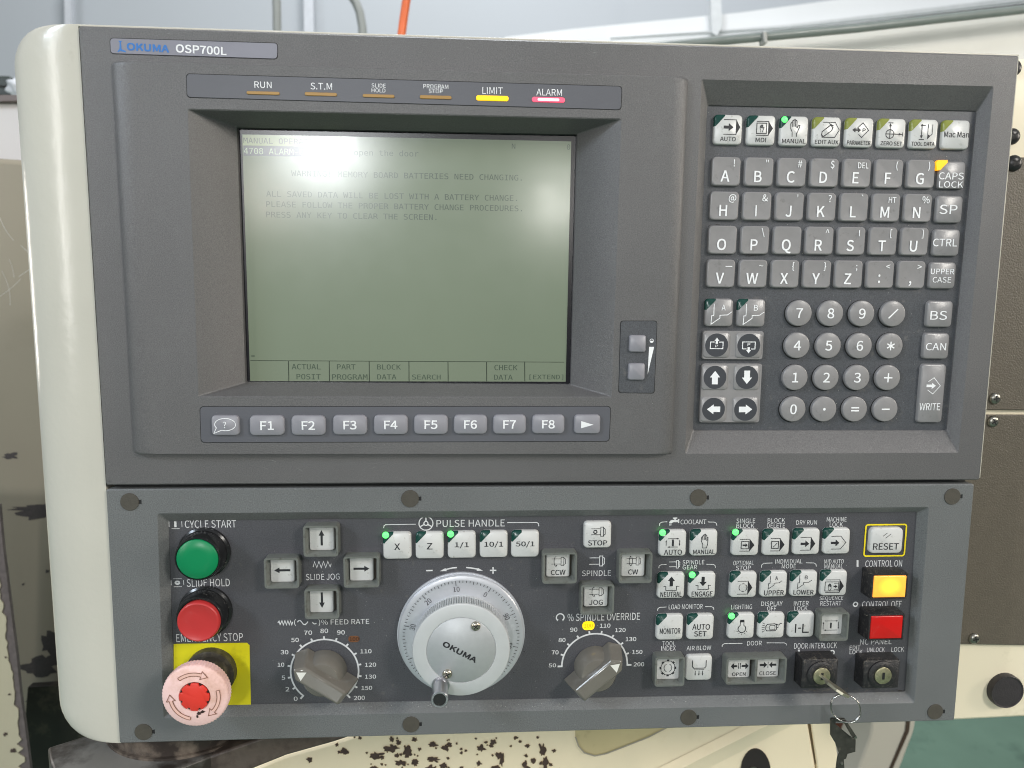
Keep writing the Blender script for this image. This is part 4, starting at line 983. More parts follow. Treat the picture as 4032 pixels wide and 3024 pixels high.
# right column
for nm, t, b, tx in (('CAPS LOCK', 3, (1665, 997, 1850, 1185), [('CAPS', 1682, 1073, 1837, 1117), ('LOCK', 1682, 1128, 1833, 1168)]), ('SP', 3, (1650, 1213, 1832, 1393), [('SP', 1685, 1273, 1797, 1332)]),
                     ('CTRL', 3, (1635, 1420, 1812, 1600), [('CTRL', 1647, 1485, 1795, 1533)]), ('UPPER CASE', 6, (1608, 46, 1790, 221), [('UPPER', 1632, 92, 1777, 126), ('CASE', 1643, 143, 1758, 178)]),
                     ('BS', 6, (1592, 287, 1770, 460), [('BS', 1628, 354, 1733, 410)]), ('CAN', 6, (1570, 486, 1750, 658), [('CAN', 1600, 554, 1727, 600)]), ('WRITE', 6, (1535, 683, 1730, 1050), None)):
    cx, cy, w, h = box2(t, *b, zt, zb_)
    if tx is None: w = box2(6, 1549, 860, 1718, 880, zt, zb_)[2]
    else: w = kw * .95; h = kh * .96
    o = add_key('command_key', (cx, cy, zk_ - .0008), w, h, HK, GKEY, 'flat', 'grey key marked ' + nm)
    if tx is None:
        legend(o, lambda mb: draw(Ico(mb, cx, cy, w, h * .98, zt + .00006), 'write') if False else None, INKW)
        mb = MB(); I = Ico(mb, *(T(6, 1648, 820, zt)), w, w, zt + .00006)
        I.l([(28, 66), (50, 82), (78, 50), (50, 18), (28, 34)], 2.6); I.arrow(22, 50, 60, 50, 10, 24, 16)
        q = box(6, 1562, 928, 1690, 972, zt); mb.text('WRITE', q[0], q[1], q[2], q[3], zt + .00006, .006)
        build(mb, 'legend', INKW, o, smooth=False)
    else:
        def fn(mb, t=t, tx=tx):
            for q in tx:
                p = box(t, *q[1:], zt); mb.text(q[0], p[0], p[1], p[2], p[3], zt + .00006, .006)
        legend(o, fn, INKW)
    if nm == 'CAPS LOCK':
        p = T(3, 1698, 1028, zt)
        mb = MB(); mb.loft([[(x, y, z) for x, y in [T(3, *q, zt) for q in ((1668, 1060), (1664, 1010), (1676, 996), (1735, 996), (1735, 1012), (1706, 1040), (1690, 1058))]] for z in (zt - .0016, zt + .0003)])
        build(mb, 'lit_led', LITA, o, label='lit amber corner lamp')
# mode keys
g2 = (box2(3, 273, 708, 463, 908, zt, zb_)[:2], box2(3, 1688, 745, 1875, 935, zt, zb_)[:2])
mw_ = box2(3, 273, 710, 462, 907, zt, zb_)
for i, k in enumerate(('m_auto', 'm_mdi', 'm_manual', 'm_edit', 'm_par', 'm_zero', 'm_tool', 'm_mac')):
    c = tuple(g2[0][q] + (g2[1][q] - g2[0][q]) * i / 7 for q in (0, 1)); w, h = mw_[2] * .97, mw_[3] * .97
    o = add_key('mode_key', (c[0], c[1], zk_ - .0008), w, h, HK, WKEY, 'flat', 'white key marked ' + ('AUTO', 'MDI', 'MANUAL', 'EDIT AUX', 'PARAMETER', 'ZERO SET', 'TOOL DATA', 'Mac Man')[i])
    add_led(o, (c[0], c[1], zk_ - .0008), w, h, HK, LEDG if i < 3 else LEDO)
    if i == 2: lit_led(o, (c[0] - w * .37, c[1] + h * .38, zt + .0001), .0017)
    legend(o, lambda mb: draw(Ico(mb, c[0], c[1], w, h, zt + .00006), k))
# tool keys
for k, b in (('tool_A', (220, 273, 403, 456)), ('tool_B', (419, 275, 604, 458))):
    cx, cy, w, h = box2(6, *b, zt, zb_); w, h = kw, kh
    o = add_key('tool_post_key', (cx, cy, zk_ - .0008), w, h, HK, GKEY, 'flat', 'grey key with tool outline and letter ' + k[-1])
    add_led(o, (cx, cy, zk_ - .0008), w, h, HK, LEDG); legend(o, lambda mb: draw(Ico(mb, cx, cy, w, h, zt + .00006), k), INKW)
# cursor and page blocks
for b in ((205, 478, 592, 657), (193, 680, 577, 1050)):
    cx, cy, w, h = box2(6, *b, zt, zb_)
    mb = MB(); mb.loft([rrect(cx, cy, w, h, .0015, zk_ - .0008), rrect(cx, cy, w, h, .0015, zt - .0008), rrect(cx, cy, w - .0006, h - .0006, .0013, zt - .0004)]); blk = build(mb, 'key_block', GKEY, cp)
for k, x, y in (('p_up', 300, 567), ('p_down', 500, 569), ('b_up', 289, 768), ('b_down', 488, 769), ('b_left', 280, 966), ('b_right', 480, 967)):
    c = T(6, x, y, zt + .0002); w, h = kw * .96, kh * .95
    o = add_key('cursor_key' if k[0] == 'b' else 'page_key', (c[0], c[1], zk_ - .0008), w, h, HK + .0002, GKEY, 'flat', 'grey key with ' + {'p_up': 'page up symbol', 'p_down': 'page down symbol', 'b_up': 'up arrow', 'b_down': 'down arrow', 'b_left': 'left arrow', 'b_right': 'right arrow'}[k])
    mb = MB(); mb.ngon([(p[0], p[1]) for p in circ(c[0], c[1], w * .43, 0, 40)], zt + .00024); build(mb, 'dark_disc', INKD, o)
    legend(o, lambda mb: draw(Ico(mb, c[0], c[1], w * .84, h * .84, zt + .0003), k), INKW)
# number keys
g = [box2(6, 724, 281, 895, 455, zt, zb_)[:2], box2(6, 1308, 284, 1475, 460, zt, zb_)[:2], box2(6, 689, 880, 855, 1048, zt, zb_)[:2], box2(6, 1264, 880, 1425, 1048, zt, zb_)[:2]]
rd = box2(6, 725, 283, 894, 452, zt, zb_)[2]
for j, r_w in enumerate(('789/', '456*', '123+', '0.=-')):
    for i, ch in enumerate(r_w):
        c = lerp_grid(*g, i, j, 4, 4)
        mb = MB(); mb.ngon([(p[0], p[1]) for p in circ(c[0] - .0002, c[1] - .0002, rd * .53, 0, 32)], zk_ - .0007)  # black disc set to the lower left paints the shadow beside the key
        o = add_key('number_key', (c[0], c[1], zk_ - .0008), rd, rd, HK, GKEY, 'round', 'round grey key marked ' + {'/': 'slash', '*': 'asterisk', '+': 'plus', '.': 'point', '=': 'equals', '-': 'minus'}.get(ch, ch), True)
        build(mb, 'key_shadow_disc', GROOVE, o)
        def fn(mb):
            z = zt + .00006; x, y = c; s_ = rd
            if ch == '-': mb.stroke([(x - s_ * .16, y), (x + s_ * .16, y)], s_ * .055, z)
            elif ch == '=': mb.stroke([(x - s_ * .16, y + s_ * .06), (x + s_ * .16, y + s_ * .06)], s_ * .055, z); mb.stroke([(x - s_ * .16, y - s_ * .06), (x + s_ * .16, y - s_ * .06)], s_ * .055, z)
            elif ch == '+': mb.stroke([(x - s_ * .17, y), (x + s_ * .17, y)], s_ * .055, z); mb.stroke([(x, y - s_ * .18), (x, y + s_ * .18)], s_ * .055, z)
            elif ch == '/': mb.stroke([(x - s_ * .18, y - s_ * .18), (x + s_ * .18, y + s_ * .18)], s_ * .05, z)
            elif ch == '*':
                for a in (90, 30, 150): mb.stroke([(x - s_ * .17 * math.cos(R_(a)), y - s_ * .17 * math.sin(R_(a))), (x + s_ * .17 * math.cos(R_(a)), y + s_ * .17 * math.sin(R_(a)))], s_ * .05, z)
            elif ch == '.': mb.ngon([(p[0], p[1]) for p in circ(x, y, s_ * .055, 0, 12)], z)
            else: ntext(mb, ch, x, y - s_ * .19, s_ * .38, z, .013, 1.12)
        legend(o, fn, INKW)
# function key strip
FS = [T('D', 432.3, 878.6, HP), T('D', 1319, 878, HP), T('D', 1315.6, 953, HP), T('D', 434.8, 955.6, HP)]
strip(FS, 'function_strip', .002)
HF = .0016; zt2 = zs + HF
fk = [(4, (1315, 1003, 1492, 1129), '?')] + [(4, (1553, 1003, 1772, 1129), 'F1'), (4, (1812, 1003, 2028, 1128), 'F2'), (5, (17, 1001, 231, 1125), 'F3'), (5, (272, 1000, 483, 1123), 'F4'), (5, (522, 999, 732, 1122), 'F5'), (5, (770, 999, 976, 1120), 'F6'), (5, (1014, 998, 1218, 1120), 'F7'), (5, (1256, 998, 1458, 1118), 'F8'), (5, (1517, 998, 1681, 1118), '>')]
FKM = mat('pale_grey_function_key', (142, 141, 147), .35, var=.04, vscale=150)
for t, b, ch in fk:
    cx, cy, w, h = box(t, *b, zt2); w = .0136 if ch == '?' or ch == '>' else .0172 * .99; h = .0100
    w = box(t, *b, zt2)[2]
    w = {'?': .01352, '>': .0130}.get(ch, .01655); h = .0097
    cx, cy, w, h = box2(t, *b, zt2, zs)
    o = add_key('function_key', (cx, cy, zs), round(w, 4), round(h, 4), HF, FKM, 'flat', 'pale grey key marked ' + {'?': 'question mark in a bubble', '>': 'right pointing triangle'}.get(ch, ch))
    def fn(mb):
        z = zt2 + .00006
        if ch == '>': mb.poly([(cx - w * .24, cy + h * .17), (cx + w * .24, cy - h * .02), (cx - w * .24, cy - h * .21)], z)
        elif ch == '?':
            pts = [(cx + w * .38 * math.cos(R_(a)), cy + h * .05 + h * .31 * math.sin(R_(a))) for a in range(-112, 215, 12)] + [(cx - w * .42, cy - h * .40)]
            mb.stroke(pts, w * .025, z, True); ntext(mb, '?', cx - w * .02, cy - h * .12, h * .30, z, -.004)
        else: ntext(mb, ch, cx, cy - h * .22, h * .44, z, .022, 1.15)
    legend(o, fn, INKW)
# contrast keys
CS = [T('D', 1341, 693.7, HP), T('D', 1419, 693.7, HP), T('D', 1412.8, 849, HP), T('D', 1336.5, 848, HP)]
cs_ = strip(CS, 'contrast_strip', .0015, MEMB)
for b, lb in (((1850, 496, 1978, 620), 'upper pale grey contrast key'), ((1843, 671, 1972, 794), 'lower pale grey contrast key')):
    cx, cy, w, h = box(5, *b, zt2); add_key('contrast_key', (cx, cy, zs), .0092, .0092, HF, FKM, 'flat', lb)
mb = MB(); q = [T(5, x, y, zs) for x, y in ((1984, 578), (2015, 578), (1975, 750))]; mb.poly(q, zs + .00008)
c = T(5, 2000, 540, zs); mb.stroke(arcpts(*c, .0010, 0, 360, 20), .0003, zs + .00008); mb.poly(arcpts(*c, .0010, 180, 360, 12), zs + .00008)
build(mb, 'lettering', INKW, cs_, smooth=False)
# ------------------------------------------------------------------ LOWER OPERATION PANEL
zF = zf_ - .0004
PLUGM = mat('dull_brown_plug', (76, 72, 64), .6, var=.08, vscale=300, bump=.4, bscale=1200)
rp_ = box(5, 442, 1522, 552, 1522, 0)[2] / 2
mb = MB(); mb.loft([circ(0, 0, rp_ * k, z, 36) for k, z in ((1.0, 0), (1.0, .0003), (.97, .0005))]); pm_ = mesh_from(mb, 'hole_plug', PLUGM, (0, 0, 0), ang=50)
mb = MB(); mb.poly([(rp_ * .9, -rp_ * .2), (rp_ * 1.28, -rp_ * .26), (rp_ * 1.28, rp_ * .26), (rp_ * .9, rp_ * .2)], .0001); pn_ = mesh_from(mb, 'slot', GROOVE, (0, 0, 0), smooth=False)
for t, x, y in ((4, 807, 1542), (5, 497, 1522), (6, 185, 1515), (6, 1765, 1508), (7, 893, 1434), (8, 503, 1387), (9, 125, 1343), (9, 1658, 1308)):
    p = T(t, x, y); o = put(pm_, 'hole_plug', cp, (p[0], p[1], 0)); put(pn_, 'slot', o, (p[0], p[1], 0))

# printed lettering
def L(t, items, name='lettering', label=None, bold=.002): return letter(t, items, zF, INKW2, label, name, bold)
L(7, [('CYCLE START', 1150, 117, 1470, 164)], label='white lettering CYCLE START')
L(7, [('SLIDE HOLD', 1162, 482, 1430, 530)], label='white lettering SLIDE HOLD partly worn')
L(7, [('EMERGENCY STOP', 1097, 822, 1512, 872)], label='white lettering EMERGENCY STOP')
L(7, [('SLIDE JOG', 1903, 450, 2113, 488)], label='white lettering SLIDE JOG')
mb = MB(); I = Ico(mb, *box(7, 1052, 112, 1132, 172, zF), zF + .00008)
I.l([(0, 20), (0, 80)], 5); I.l([(100, 20), (100, 80)], 5); I.l([(18, 96), (80, 96)], 4); I.l([(18, 4), (80, 4)], 4); I.f([(40, 20), (58, 20), (58, 80), (40, 80)])
mb = sym(mb); I = Ico(mb, *box(7, 1065, 480, 1143, 532, zF), zF + .00008)
I.l([(0, 20), (0, 80)], 5); I.l([(100, 20), (100, 80)], 5); I.l([(18, 98), (85, 98)], 4); I.l([(18, 2), (85, 2)], 4); I.arc(50, 50, 16, 0, 360, 14)
mb = sym(mb); I = Ico(mb, *box(7, 1948, 368, 2063, 418, zF), zF + .00008)
I.l([(0, 20), (8, 85), (20, 10), (32, 90), (44, 10), (56, 90), (68, 10), (80, 90), (92, 20), (98, 60)], 4)
build(mb, 'printed_symbol', INKW2, cp, smooth=False)
# pulse handle header
L(8, [('PULSE HANDLE', 662, 114, 1087, 158)], label='white lettering PULSE HANDLE')
mb = MB()
line1(8, [(333, 166), (335, 152), (345, 145), (533, 142)], zF); line1(8, [(1102, 132), (1285, 131), (1296, 138), (1298, 155)], zF)
c = T(8, 596, 137, zF); rw = .0042 * .95
mb.stroke(arcpts(*c, rw, 0, 360, 28), .0006, zF + .0001); mb.stroke(arcpts(*c, rw * .3, 0, 360, 12), .0006, zF + .0001)
for a in (90, 210, 330): mb.stroke([(c[0] + rw * .35 * math.cos(R_(a)), c[1] + rw * .35 * math.sin(R_(a))), (c[0] + rw * math.cos(R_(a)), c[1] + rw * math.sin(R_(a)))], .0007, zF + .0001)
mb = sym(mb, 'wheel_symbol')
mb.stroke([T('C', 393, 76, zF), T('C', 468, 74, zF)], .0008, zF + .0001); mb = sym(mb, 'minus_sign')
mb.stroke([T('C', 1112, 73, zF), T('C', 1185, 73, zF)], .0008, zF + .0001); mb.stroke([T('C', 1148, 36, zF), T('C', 1148, 110, zF)], .0008, zF + .0001); mb = sym(mb, 'plus_sign')
mb.stroke([T('C', x, y, zF) for x, y in ((742, 41), (690, 46), (620, 62))], .0008, zF + .0001); mb.poly([T('C', x, y, zF) for x, y in ((550, 82), (612, 48), (628, 82))], zF + .0001); mb = sym(mb, 'direction_arrow')
mb.stroke([T('C', x, y, zF) for x, y in ((845, 41), (900, 46), (970, 58))], .0008, zF + .0001); mb.poly([T('C', x, y, zF) for x, y in ((1036, 78), (976, 44), (962, 78))], zF + .0001)
mb = sym(mb, 'direction_arrow')
I = Ico(mb, *box(8, 1613, 340, 1706, 402, zF), zF + .0001); I.chuck(0, 0, 100, 100, 5)
mb = sym(mb); I = Ico(mb, *box(9, 5, 368, 70, 415, zF), zF + .0001); I.chuck(0, 0, 100, 100, 6)
mb = sym(mb)
I = Ico(mb, *box(9, 2, 96, 67, 152, zF), zF + .0001)
I.f([(38, 92), (80, 92), (80, 80), (66, 78), (66, 66), (88, 66), (88, 76), (100, 76), (100, 30), (88, 30), (88, 40), (40, 40), (30, 28), (4, 28), (4, 40), (14, 58), (30, 66), (52, 66), (52, 78), (38, 80)])
for x in (8, 16, 24): I.l([(x, 24), (x - 2, 0)], 4)
mb = sym(mb, 'tap_symbol')
for pts in ([(-56, 152), (-54, 137), (-42, 129), (-8, 127)], [(245, 128), (285, 129), (298, 136), (301, 151)], [(-60, 415), (-58, 402), (-46, 394), (-12, 392)], [(235, 391), (278, 392), (290, 399), (292, 413)],
            [(-68, 680), (-66, 667), (-54, 659), (-12, 657)], [(228, 654), (268, 655), (280, 661), (282, 673)], [(577, 412), (579, 396), (592, 385), (648, 383)], [(855, 382), (905, 383), (917, 391), (920, 405)],
            [(333, 906), (335, 893), (347, 885), (460, 883)], [(610, 880), (722, 880), (732, 886), (734, 895)]): line1(9, pts, zF, .0004)
# I and O marks
for b in ((1170, 365, 1182, 407), (805, 922, 817, 964)): mb.poly([T(9, b[0], b[1], zF), T(9, b[2], b[1], zF), T(9, b[2], b[3], zF), T(9, b[0], b[3], zF)], zF + .0001); mb = sym(mb, 'on_mark')
for x, y in ((1163, 640), (1018, 940)):
    c = T(9, x, y, zF); mb.stroke(arcpts(*c, .0013, 0, 360, 22), .0008, zF + .0001); mb = sym(mb, 'off_mark')
L(8, [('SPINDLE', 1567, 429, 1747, 464)], label='white lettering SPINDLE')
for tx in ([('COOLANT', 75, 113, 235, 142)], [('SINGLE', 423, 107, 540, 135), ('BLOCK', 423, 138, 533, 165)], [('BLOCK', 617, 105, 725, 132), ('DELETE', 613, 136, 725, 163)], [('DRY RUN', 795, 118, 923, 145)],
           [('MACHINE', 985, 98, 1108, 126), ('LOCK', 1003, 130, 1085, 158)], [('SPINDLE', 88, 365, 223, 392), ('GEAR', 88, 396, 178, 423)], [('OPTIONAL', 403, 369, 530, 397), ('STOP', 420, 400, 512, 427)],
           [('INDIVIDUAL', 665, 360, 833, 387), ('MODE', 705, 390, 793, 417)], [('MID AUTO', 970, 360, 1090, 387), ('MANUAL', 970, 390, 1085, 418)], [('LOAD MONITOR', 2, 640, 213, 670)], [('LIGHTING', 390, 642, 520, 671)],
           [('DISPLAY', 577, 622, 710, 650), ('OFF', 613, 653, 670, 680)], [('INTER', 780, 620, 872, 648), ('LOCK', 783, 651, 865, 678)], [('SEQUENCE', 940, 590, 1087, 618), ('RESTART', 945, 620, 1075, 648)],
           [('AIR BLOW', 113, 898, 265, 926)], [('DOOR', 490, 868, 580, 896)], [('DOOR INTERLOCK', 782, 880, 1048, 915)], [('CONTROL ON', 1225, 366, 1453, 407)], [('CONTROL OFF', 1205, 620, 1450, 660)],
           [('NC PANEL', 1192, 856, 1388, 890)], [('EDIT', 1127, 897, 1193, 922), ('LOCK', 1127, 923, 1207, 950)], [('UNLOCK', 1235, 909, 1345, 937)], [('LOCK', 1387, 906, 1465, 935)], [('TOOL', -38, 870, 43, 897), ('INDEX', -45, 900, 45, 928)]):
    L(9, tx, label='white lettering ' + ' '.join(q[0] for q in tx), bold=0)

# plain square keys
HL = .0026; zT = zF + HL
for k, t, b, led, nm in (('X', 8, (328, 188, 508, 359), 'on', 'X'), ('Z', 8, (530, 185, 708, 357), 'off', 'Z'), ('1/1', 8, (730, 181, 907, 354), 'on', '1/1'), ('10/1', 8, (930, 178, 1105, 350), 'off', '10/1'), ('50/1', 8, (1125, 176, 1300, 348), 'off', '50/1'),
                         ('stop', 8, (1577, 120, 1748, 290), '', 'STOP for the spindle'), ('c_auto', 9, (-62, 172, 110, 342), 'on', 'AUTO for the coolant'), ('c_manual', 9, (131, 170, 305, 340), 'off', 'MANUAL for the coolant'),
                         ('single', 9, (388, 169, 562, 338), 'on', 'under SINGLE BLOCK'), ('delete', 9, (581, 168, 752, 337), 'off', 'under BLOCK DELETE'), ('dry', 9, (768, 164, 940, 332), 'off', 'under DRY RUN'), ('mlock', 9, (956, 161, 1128, 328), 'off', 'under MACHINE LOCK'),
                         ('neutral', 9, (-72, 435, 100, 605), 'off', 'NEUTRAL'), ('engage', 9, (120, 434, 293, 602), 'on', 'ENGAGE'), ('opt', 9, (375, 432, 550, 598), 'off', 'under OPTIONAL STOP'), ('upper', 9, (565, 428, 738, 595), 'off', 'UPPER'),
                         ('lower', 9, (752, 425, 925, 592), 'off', 'LOWER'), ('mid', 9, (938, 422, 1110, 588), 'off', 'under MID AUTO MANUAL'), ('monitor', 9, (-80, 697, 92, 862), 'off', 'MONITOR'), ('autoset', 9, (110, 695, 283, 860), 'off', 'AUTO SET'),
                         ('light', 9, (363, 688, 535, 855), 'on', 'with a lamp symbol under LIGHTING'), ('disp', 9, (550, 686, 722, 850), 'off', 'under DISPLAY OFF'), ('ilock', 9, (735, 683, 908, 845), 'off', 'I-L under INTER LOCK'),
                         ('air', 9, (103, 950, 270, 1112), '', 'under AIR BLOW'), ('reset', 9, (1240, 157, 1460, 325), '', 'RESET')):
    cx, cy, w, h = box2(t, *b, zT, zF)
    if k != 'reset': w, h = .01600, .01575
    o = add_key('operation_key', (cx, cy, zF), w, h, HL, WKEY, 'flat', 'white key marked ' + nm + (' with lit green lamp' if led == 'on' else ''))
    if led:
        add_led(o, (cx, cy, zF), w, h, HL, LEDG)
        if led == 'on': lit_led(o, (cx - w * .40, cy + h * .42, zT + .0003), .0019)
    legend(o, lambda mb: draw(Ico(mb, cx, cy, w, h, zT + .00006), k))
# yellow frame round RESET
cx, cy, w, h = box(9, 1217, 140, 1476, 342, zF)
mb = MB(); pts = [(p[0], p[1]) for p in rrect(cx, cy, w - .0008, h - .0008, .0014, 0, 5)]; mb.stroke(pts, .0009, zF + .0004, True)
build(mb, 'yellow_frame', mat('yellow_paint', (250, 226, 40), .35), cp)

# shrouded keys
ZS = .0018
def shroud(t, b, cells, nm, inset=.0026, zl=None):
    cx, cy, w, h = box2(t, *b, ZS, zF)
    mb = MB()
    mb.loft([rrect(cx, cy, w, h, .0018, zF), rrect(cx, cy, w, h, .0018, ZS - .0005), rrect(cx, cy, w - .0002, h - .0002, .0016, ZS), rrect(cx, cy, w - .0022, h - .0022, .0012, ZS), rrect(cx, cy, w - .0026, h - .0026, .0011, ZS - .0003),
             rrect(cx, cy, w - 2 * inset, h - 2 * inset, .0008, zF + .0006), rrect(cx, cy, w - 2 * inset, h - 2 * inset, .0008, zF + .0001)], False)
    s_ = build(mb, 'key_shroud', SHROUD, cp, label='grey raised shroud round the ' + nm)
    return s_, (cx, cy, w, h)
def skey(k, t, fb, ib, nm):
    s_, (fx, fy, fw, fh) = shroud(t, fb, 1, nm + ' key')
    zk2 = zF + .0028
    cx, cy, w, h = box(t, *ib, zk2)
    mb = MB(); mb.loft([rrect(cx, cy, w + .0004, h + .0004, .0012, zF + .0002), rrect(cx, cy, w, h, .0012, zk2 - .0004), rrect(cx, cy, w - .0005, h - .0005, .0011, zk2 - .0001), rrect(cx, cy, w - .0012, h - .0012, .0009, zk2)])
    o = build(mb, 'shrouded_key', WKEY, cp, label='white key ' + nm, ang=50)
    legend(o, lambda mb: draw(Ico(mb, cx, cy, w, h, zk2 + .00006), k))
    mb = MB(); mb.ngon([(p[0], p[1]) for p in rrect(fx, fy, fw - .003, fh - .003, .001, 0)], zF + .0003); build(mb, 'dark_well', mat('well_dark_brown', (58, 52, 44), .7, var=.3, vscale=300), s_)  # dark brown floor inside the shroud
skey('up', 7, (1885, 127, 2118, 345), (1925, 152, 2077, 305), 'with up arrow above SLIDE JOG')
skey('left', 7, (1642, 325, 1877, 543), (1683, 355, 1830, 503), 'with left arrow beside SLIDE JOG')
skey('down', 7, (1893, 515, 2123, 733), (1927, 535, 2073, 692), 'with down arrow below SLIDE JOG')
skey('right', 8, (82, 315, 315, 537), (122, 343, 268, 495), 'with right arrow beside SLIDE JOG')
skey('ccw', 8, (1312, 292, 1537, 513), (1345, 322, 1490, 470), 'CCW')
skey('cw', 8, (1780, 291, 2005, 510), (1812, 320, 1957, 467), 'CW')
skey('jog', 8, (1546, 488, 1768, 706), (1580, 512, 1727, 655), 'JOG')
skey('seq', 9, (905, 660, 1124, 870), (943, 692, 1083, 828), 'under SEQUENCE RESTART')
skey('index', 8, (2001, 932, 2208, 1153), (2030, 964, 2172, 1108), 'under TOOL INDEX')
# double shroud for the door
s_, (fx, fy, fw, fh) = shroud(9, (331, 936, 736, 1138), 2, 'two door keys')
mb = prism([(fx - .0008, fy - fh / 2 + .001), (fx + .0008, fy - fh / 2 + .001), (fx + .0008, fy + fh / 2 - .001), (fx - .0008, fy + fh / 2 - .001)], zF, ZS - .0001)
build(mb, 'dividing_bar', SHROUD, s_, bevel=.0003)
mb = MB(); mb.ngon([(p[0], p[1]) for p in rrect(fx, fy, fw - .003, fh - .003, .001, 0)], zF + .0003); build(mb, 'dark_well', mat('well_dark_brown', (58, 52, 44), .7), s_)  # same dark brown floor round the two door keys
for k, ib in (('open', (371, 958, 507, 1097)), ('close', (551, 952, 687, 1093))):
    zk2 = zF + .0028; cx, cy, w, h = box(9, *ib, zk2)
    mb = MB(); mb.loft([rrect(cx, cy, w + .0004, h + .0004, .0012, zF + .0002), rrect(cx, cy, w, h, .0012, zk2 - .0004), rrect(cx, cy, w - .0005, h - .0005, .0011, zk2 - .0001), rrect(cx, cy, w - .0012, h - .0012, .0009, zk2)])
    o = build(mb, 'shrouded_key', WKEY, cp, label='white key marked ' + k.upper() + ' for the door', ang=50); legend(o, lambda mb: draw(Ico(mb, cx, cy, w, h, zk2 + .00006), k))

# round push buttons
def rx(t, x0, x1, y, z): a = T(t, x0, y, z); b = T(t, x1, y, z); return (a[0] + b[0]) / 2, a[1], (b[0] - a[0]) / 2
zg = .0065
cx, cy, rg = rx(7, 1083, 1372, 362, zg)
ch_ = mat('black_ring_gloss', (30, 31, 32), .2, var=.2, vscale=300, dirt_shade=(120, 118, 112), dscale=500, dlo=.62, dhi=.78)
mb = MB(); mb.loft([circ(cx, cy, rg * k, z, 48) for k, z in ((1.16, zF), (1.16, zF + .002), (1.07, zF + .0028), (1.04, zg - .0022), (1.0, zg - .0006), (.965, zg), (.93, zg), (.915, zg - .0006))], True)
gb = build(mb, 'cycle_start_button', ch_, cp, label='green push button in a black ring under CYCLE START', ang=45)
mb = MB(); mb.loft([circ(cx, cy, rg * k, z, 48) for k, z in ((.905, zg - .0006), (.90, zg + .0001), (.87, zg + .0005), (.4, zg + .0007), (.02, zg + .0008))], True)
build(mb, 'button_cap', mat('green_cap', (4, 134, 82), .33, var=.03), gb, ang=60)
zg = .0060
cx, cy, rg = rx(7, 1092, 1385, 735, zg)
mb = MB(); mb.loft([circ(cx, cy, rg * k, z, 48) for k, z in ((1.16, zF), (1.16, zF + .002), (1.07, zF + .0028), (1.04, zg - .0022), (1.0, zg - .0006), (.965, zg), (.90, zg), (.89, zg - .002))], True)
sb_ = build(mb, 'slide_hold_button', ch_, cp, label='protruding red push button in a black ring under SLIDE HOLD', ang=45)
zr2 = .0088; cx, cy, rr2 = rx(7, 1097, 1364, 757, zr2)
mb = MB(); mb.loft([circ(cx, cy, rr2 * k, z, 48) for k, z in ((1.0, zg - .002), (.995, zr2 - .0009), (.96, zr2 - .0002), (.92, zr2), (.9, zr2), (.88, zr2 - .00015), (.3, zr2 - .0001), (.02, zr2 - .0001))], True)
build(mb, 'button_cap', mat('red_cap', (194, 54, 54), .32, var=.04), sb_, ang=60)
# yellow plate
YP = [T(7, x, y, zF) for x, y in ((1082, 886), (1537, 879), (1553, 895), (1562, 1271), (1083, 1276))]
yp_ = build(prism(YP, zF, zF + .0004), 'yellow_plate', mat('yellow_plate_paint', (222, 212, 26), .42, var=.05, vscale=50, dirt_shade=(188, 178, 30), dscale=90, dlo=.55, dhi=.75), cp, label='yellow plate behind the emergency stop button')
# emergency stop
ze = .0225
cx, cy, re_ = rx(7, 999, 1423, 1213, ze); cy = T(7, 1211, 1214, ze)[1]
mb = MB(); mb.loft([circ(cx, cy, r, z, 48) for r, z in ((.0142, zF), (.0142, zF + .006), (.0118, zF + .0066), (.0112, ze - .007))], True)
es = build(mb, 'emergency_stop_button', mat('stop_base_grey', (58, 54, 46), .5, var=.1, vscale=200, dirt_shade=(92, 86, 70), dscale=200, dlo=.5, dhi=.7), cp, ang=45, label='faded pink mushroom emergency stop button')
PINK = mat('faded_pink_plastic', (252, 212, 206), .42, var=.04, vscale=60, dirt_shade=(222, 178, 160), dscale=60, dlo=.5, dhi=.7)
mb = MB(); N = 180
def kn(r, z, amp): return [(cx + (r + amp * (1 if (i % 3) == 0 else 0)) * math.cos(2 * math.pi * i / N), cy + (r + amp * (1 if (i % 3) == 0 else 0)) * math.sin(2 * math.pi * i / N), z) for i in range(N)]
mb.loft([kn(re_ * .80, ze - .0075, 0), kn(re_ * .96, ze - .0066, .0003), kn(re_ * .975, ze - .0015, .0004), kn(re_ * .965, ze - .0006, .0002), kn(re_ * .93, ze, 0), kn(re_ * .47, ze + .0003, 0), kn(re_ * .455, ze - .0004, 0)], True)
build(mb, 'mushroom_cap', PINK, es, ang=38)
mb = MB(); N = 64
def ht(k, z):
    o = []
    for i in range(N):
        notch = (i % 8) in (0, 1)
        r = re_ * (.44 if not notch or k > 1 else .375) * (1 if k <= 1 else k)
        o.append((cx + r * math.cos(2 * math.pi * (i + 3) / N), cy + r * math.sin(2 * math.pi * (i + 3) / N), z))
    return o
mb.loft([ht(1, ze - .0003), ht(1, ze + .0008), [(cx + (p[0] - cx) * .95, cy + (p[1] - cy) * .95, ze + .001) for p in ht(1, 0)]], True)
build(mb, 'red_hub', mat('red_hub_plastic', (226, 60, 48), .4), es, ang=40)
mb = MB(); mb.ngon([(p[0], p[1]) for p in circ(cx, cy, re_ * .45, 0, 40)], ze - .00025); build(mb, 'hub_gap', mat('hub_gap_grime', (50, 32, 26), .7), es)
AG = mat('arrow_grime', (140, 98, 80), .6, var=.2, vscale=400)
mb = MB(); ag2 = MB()
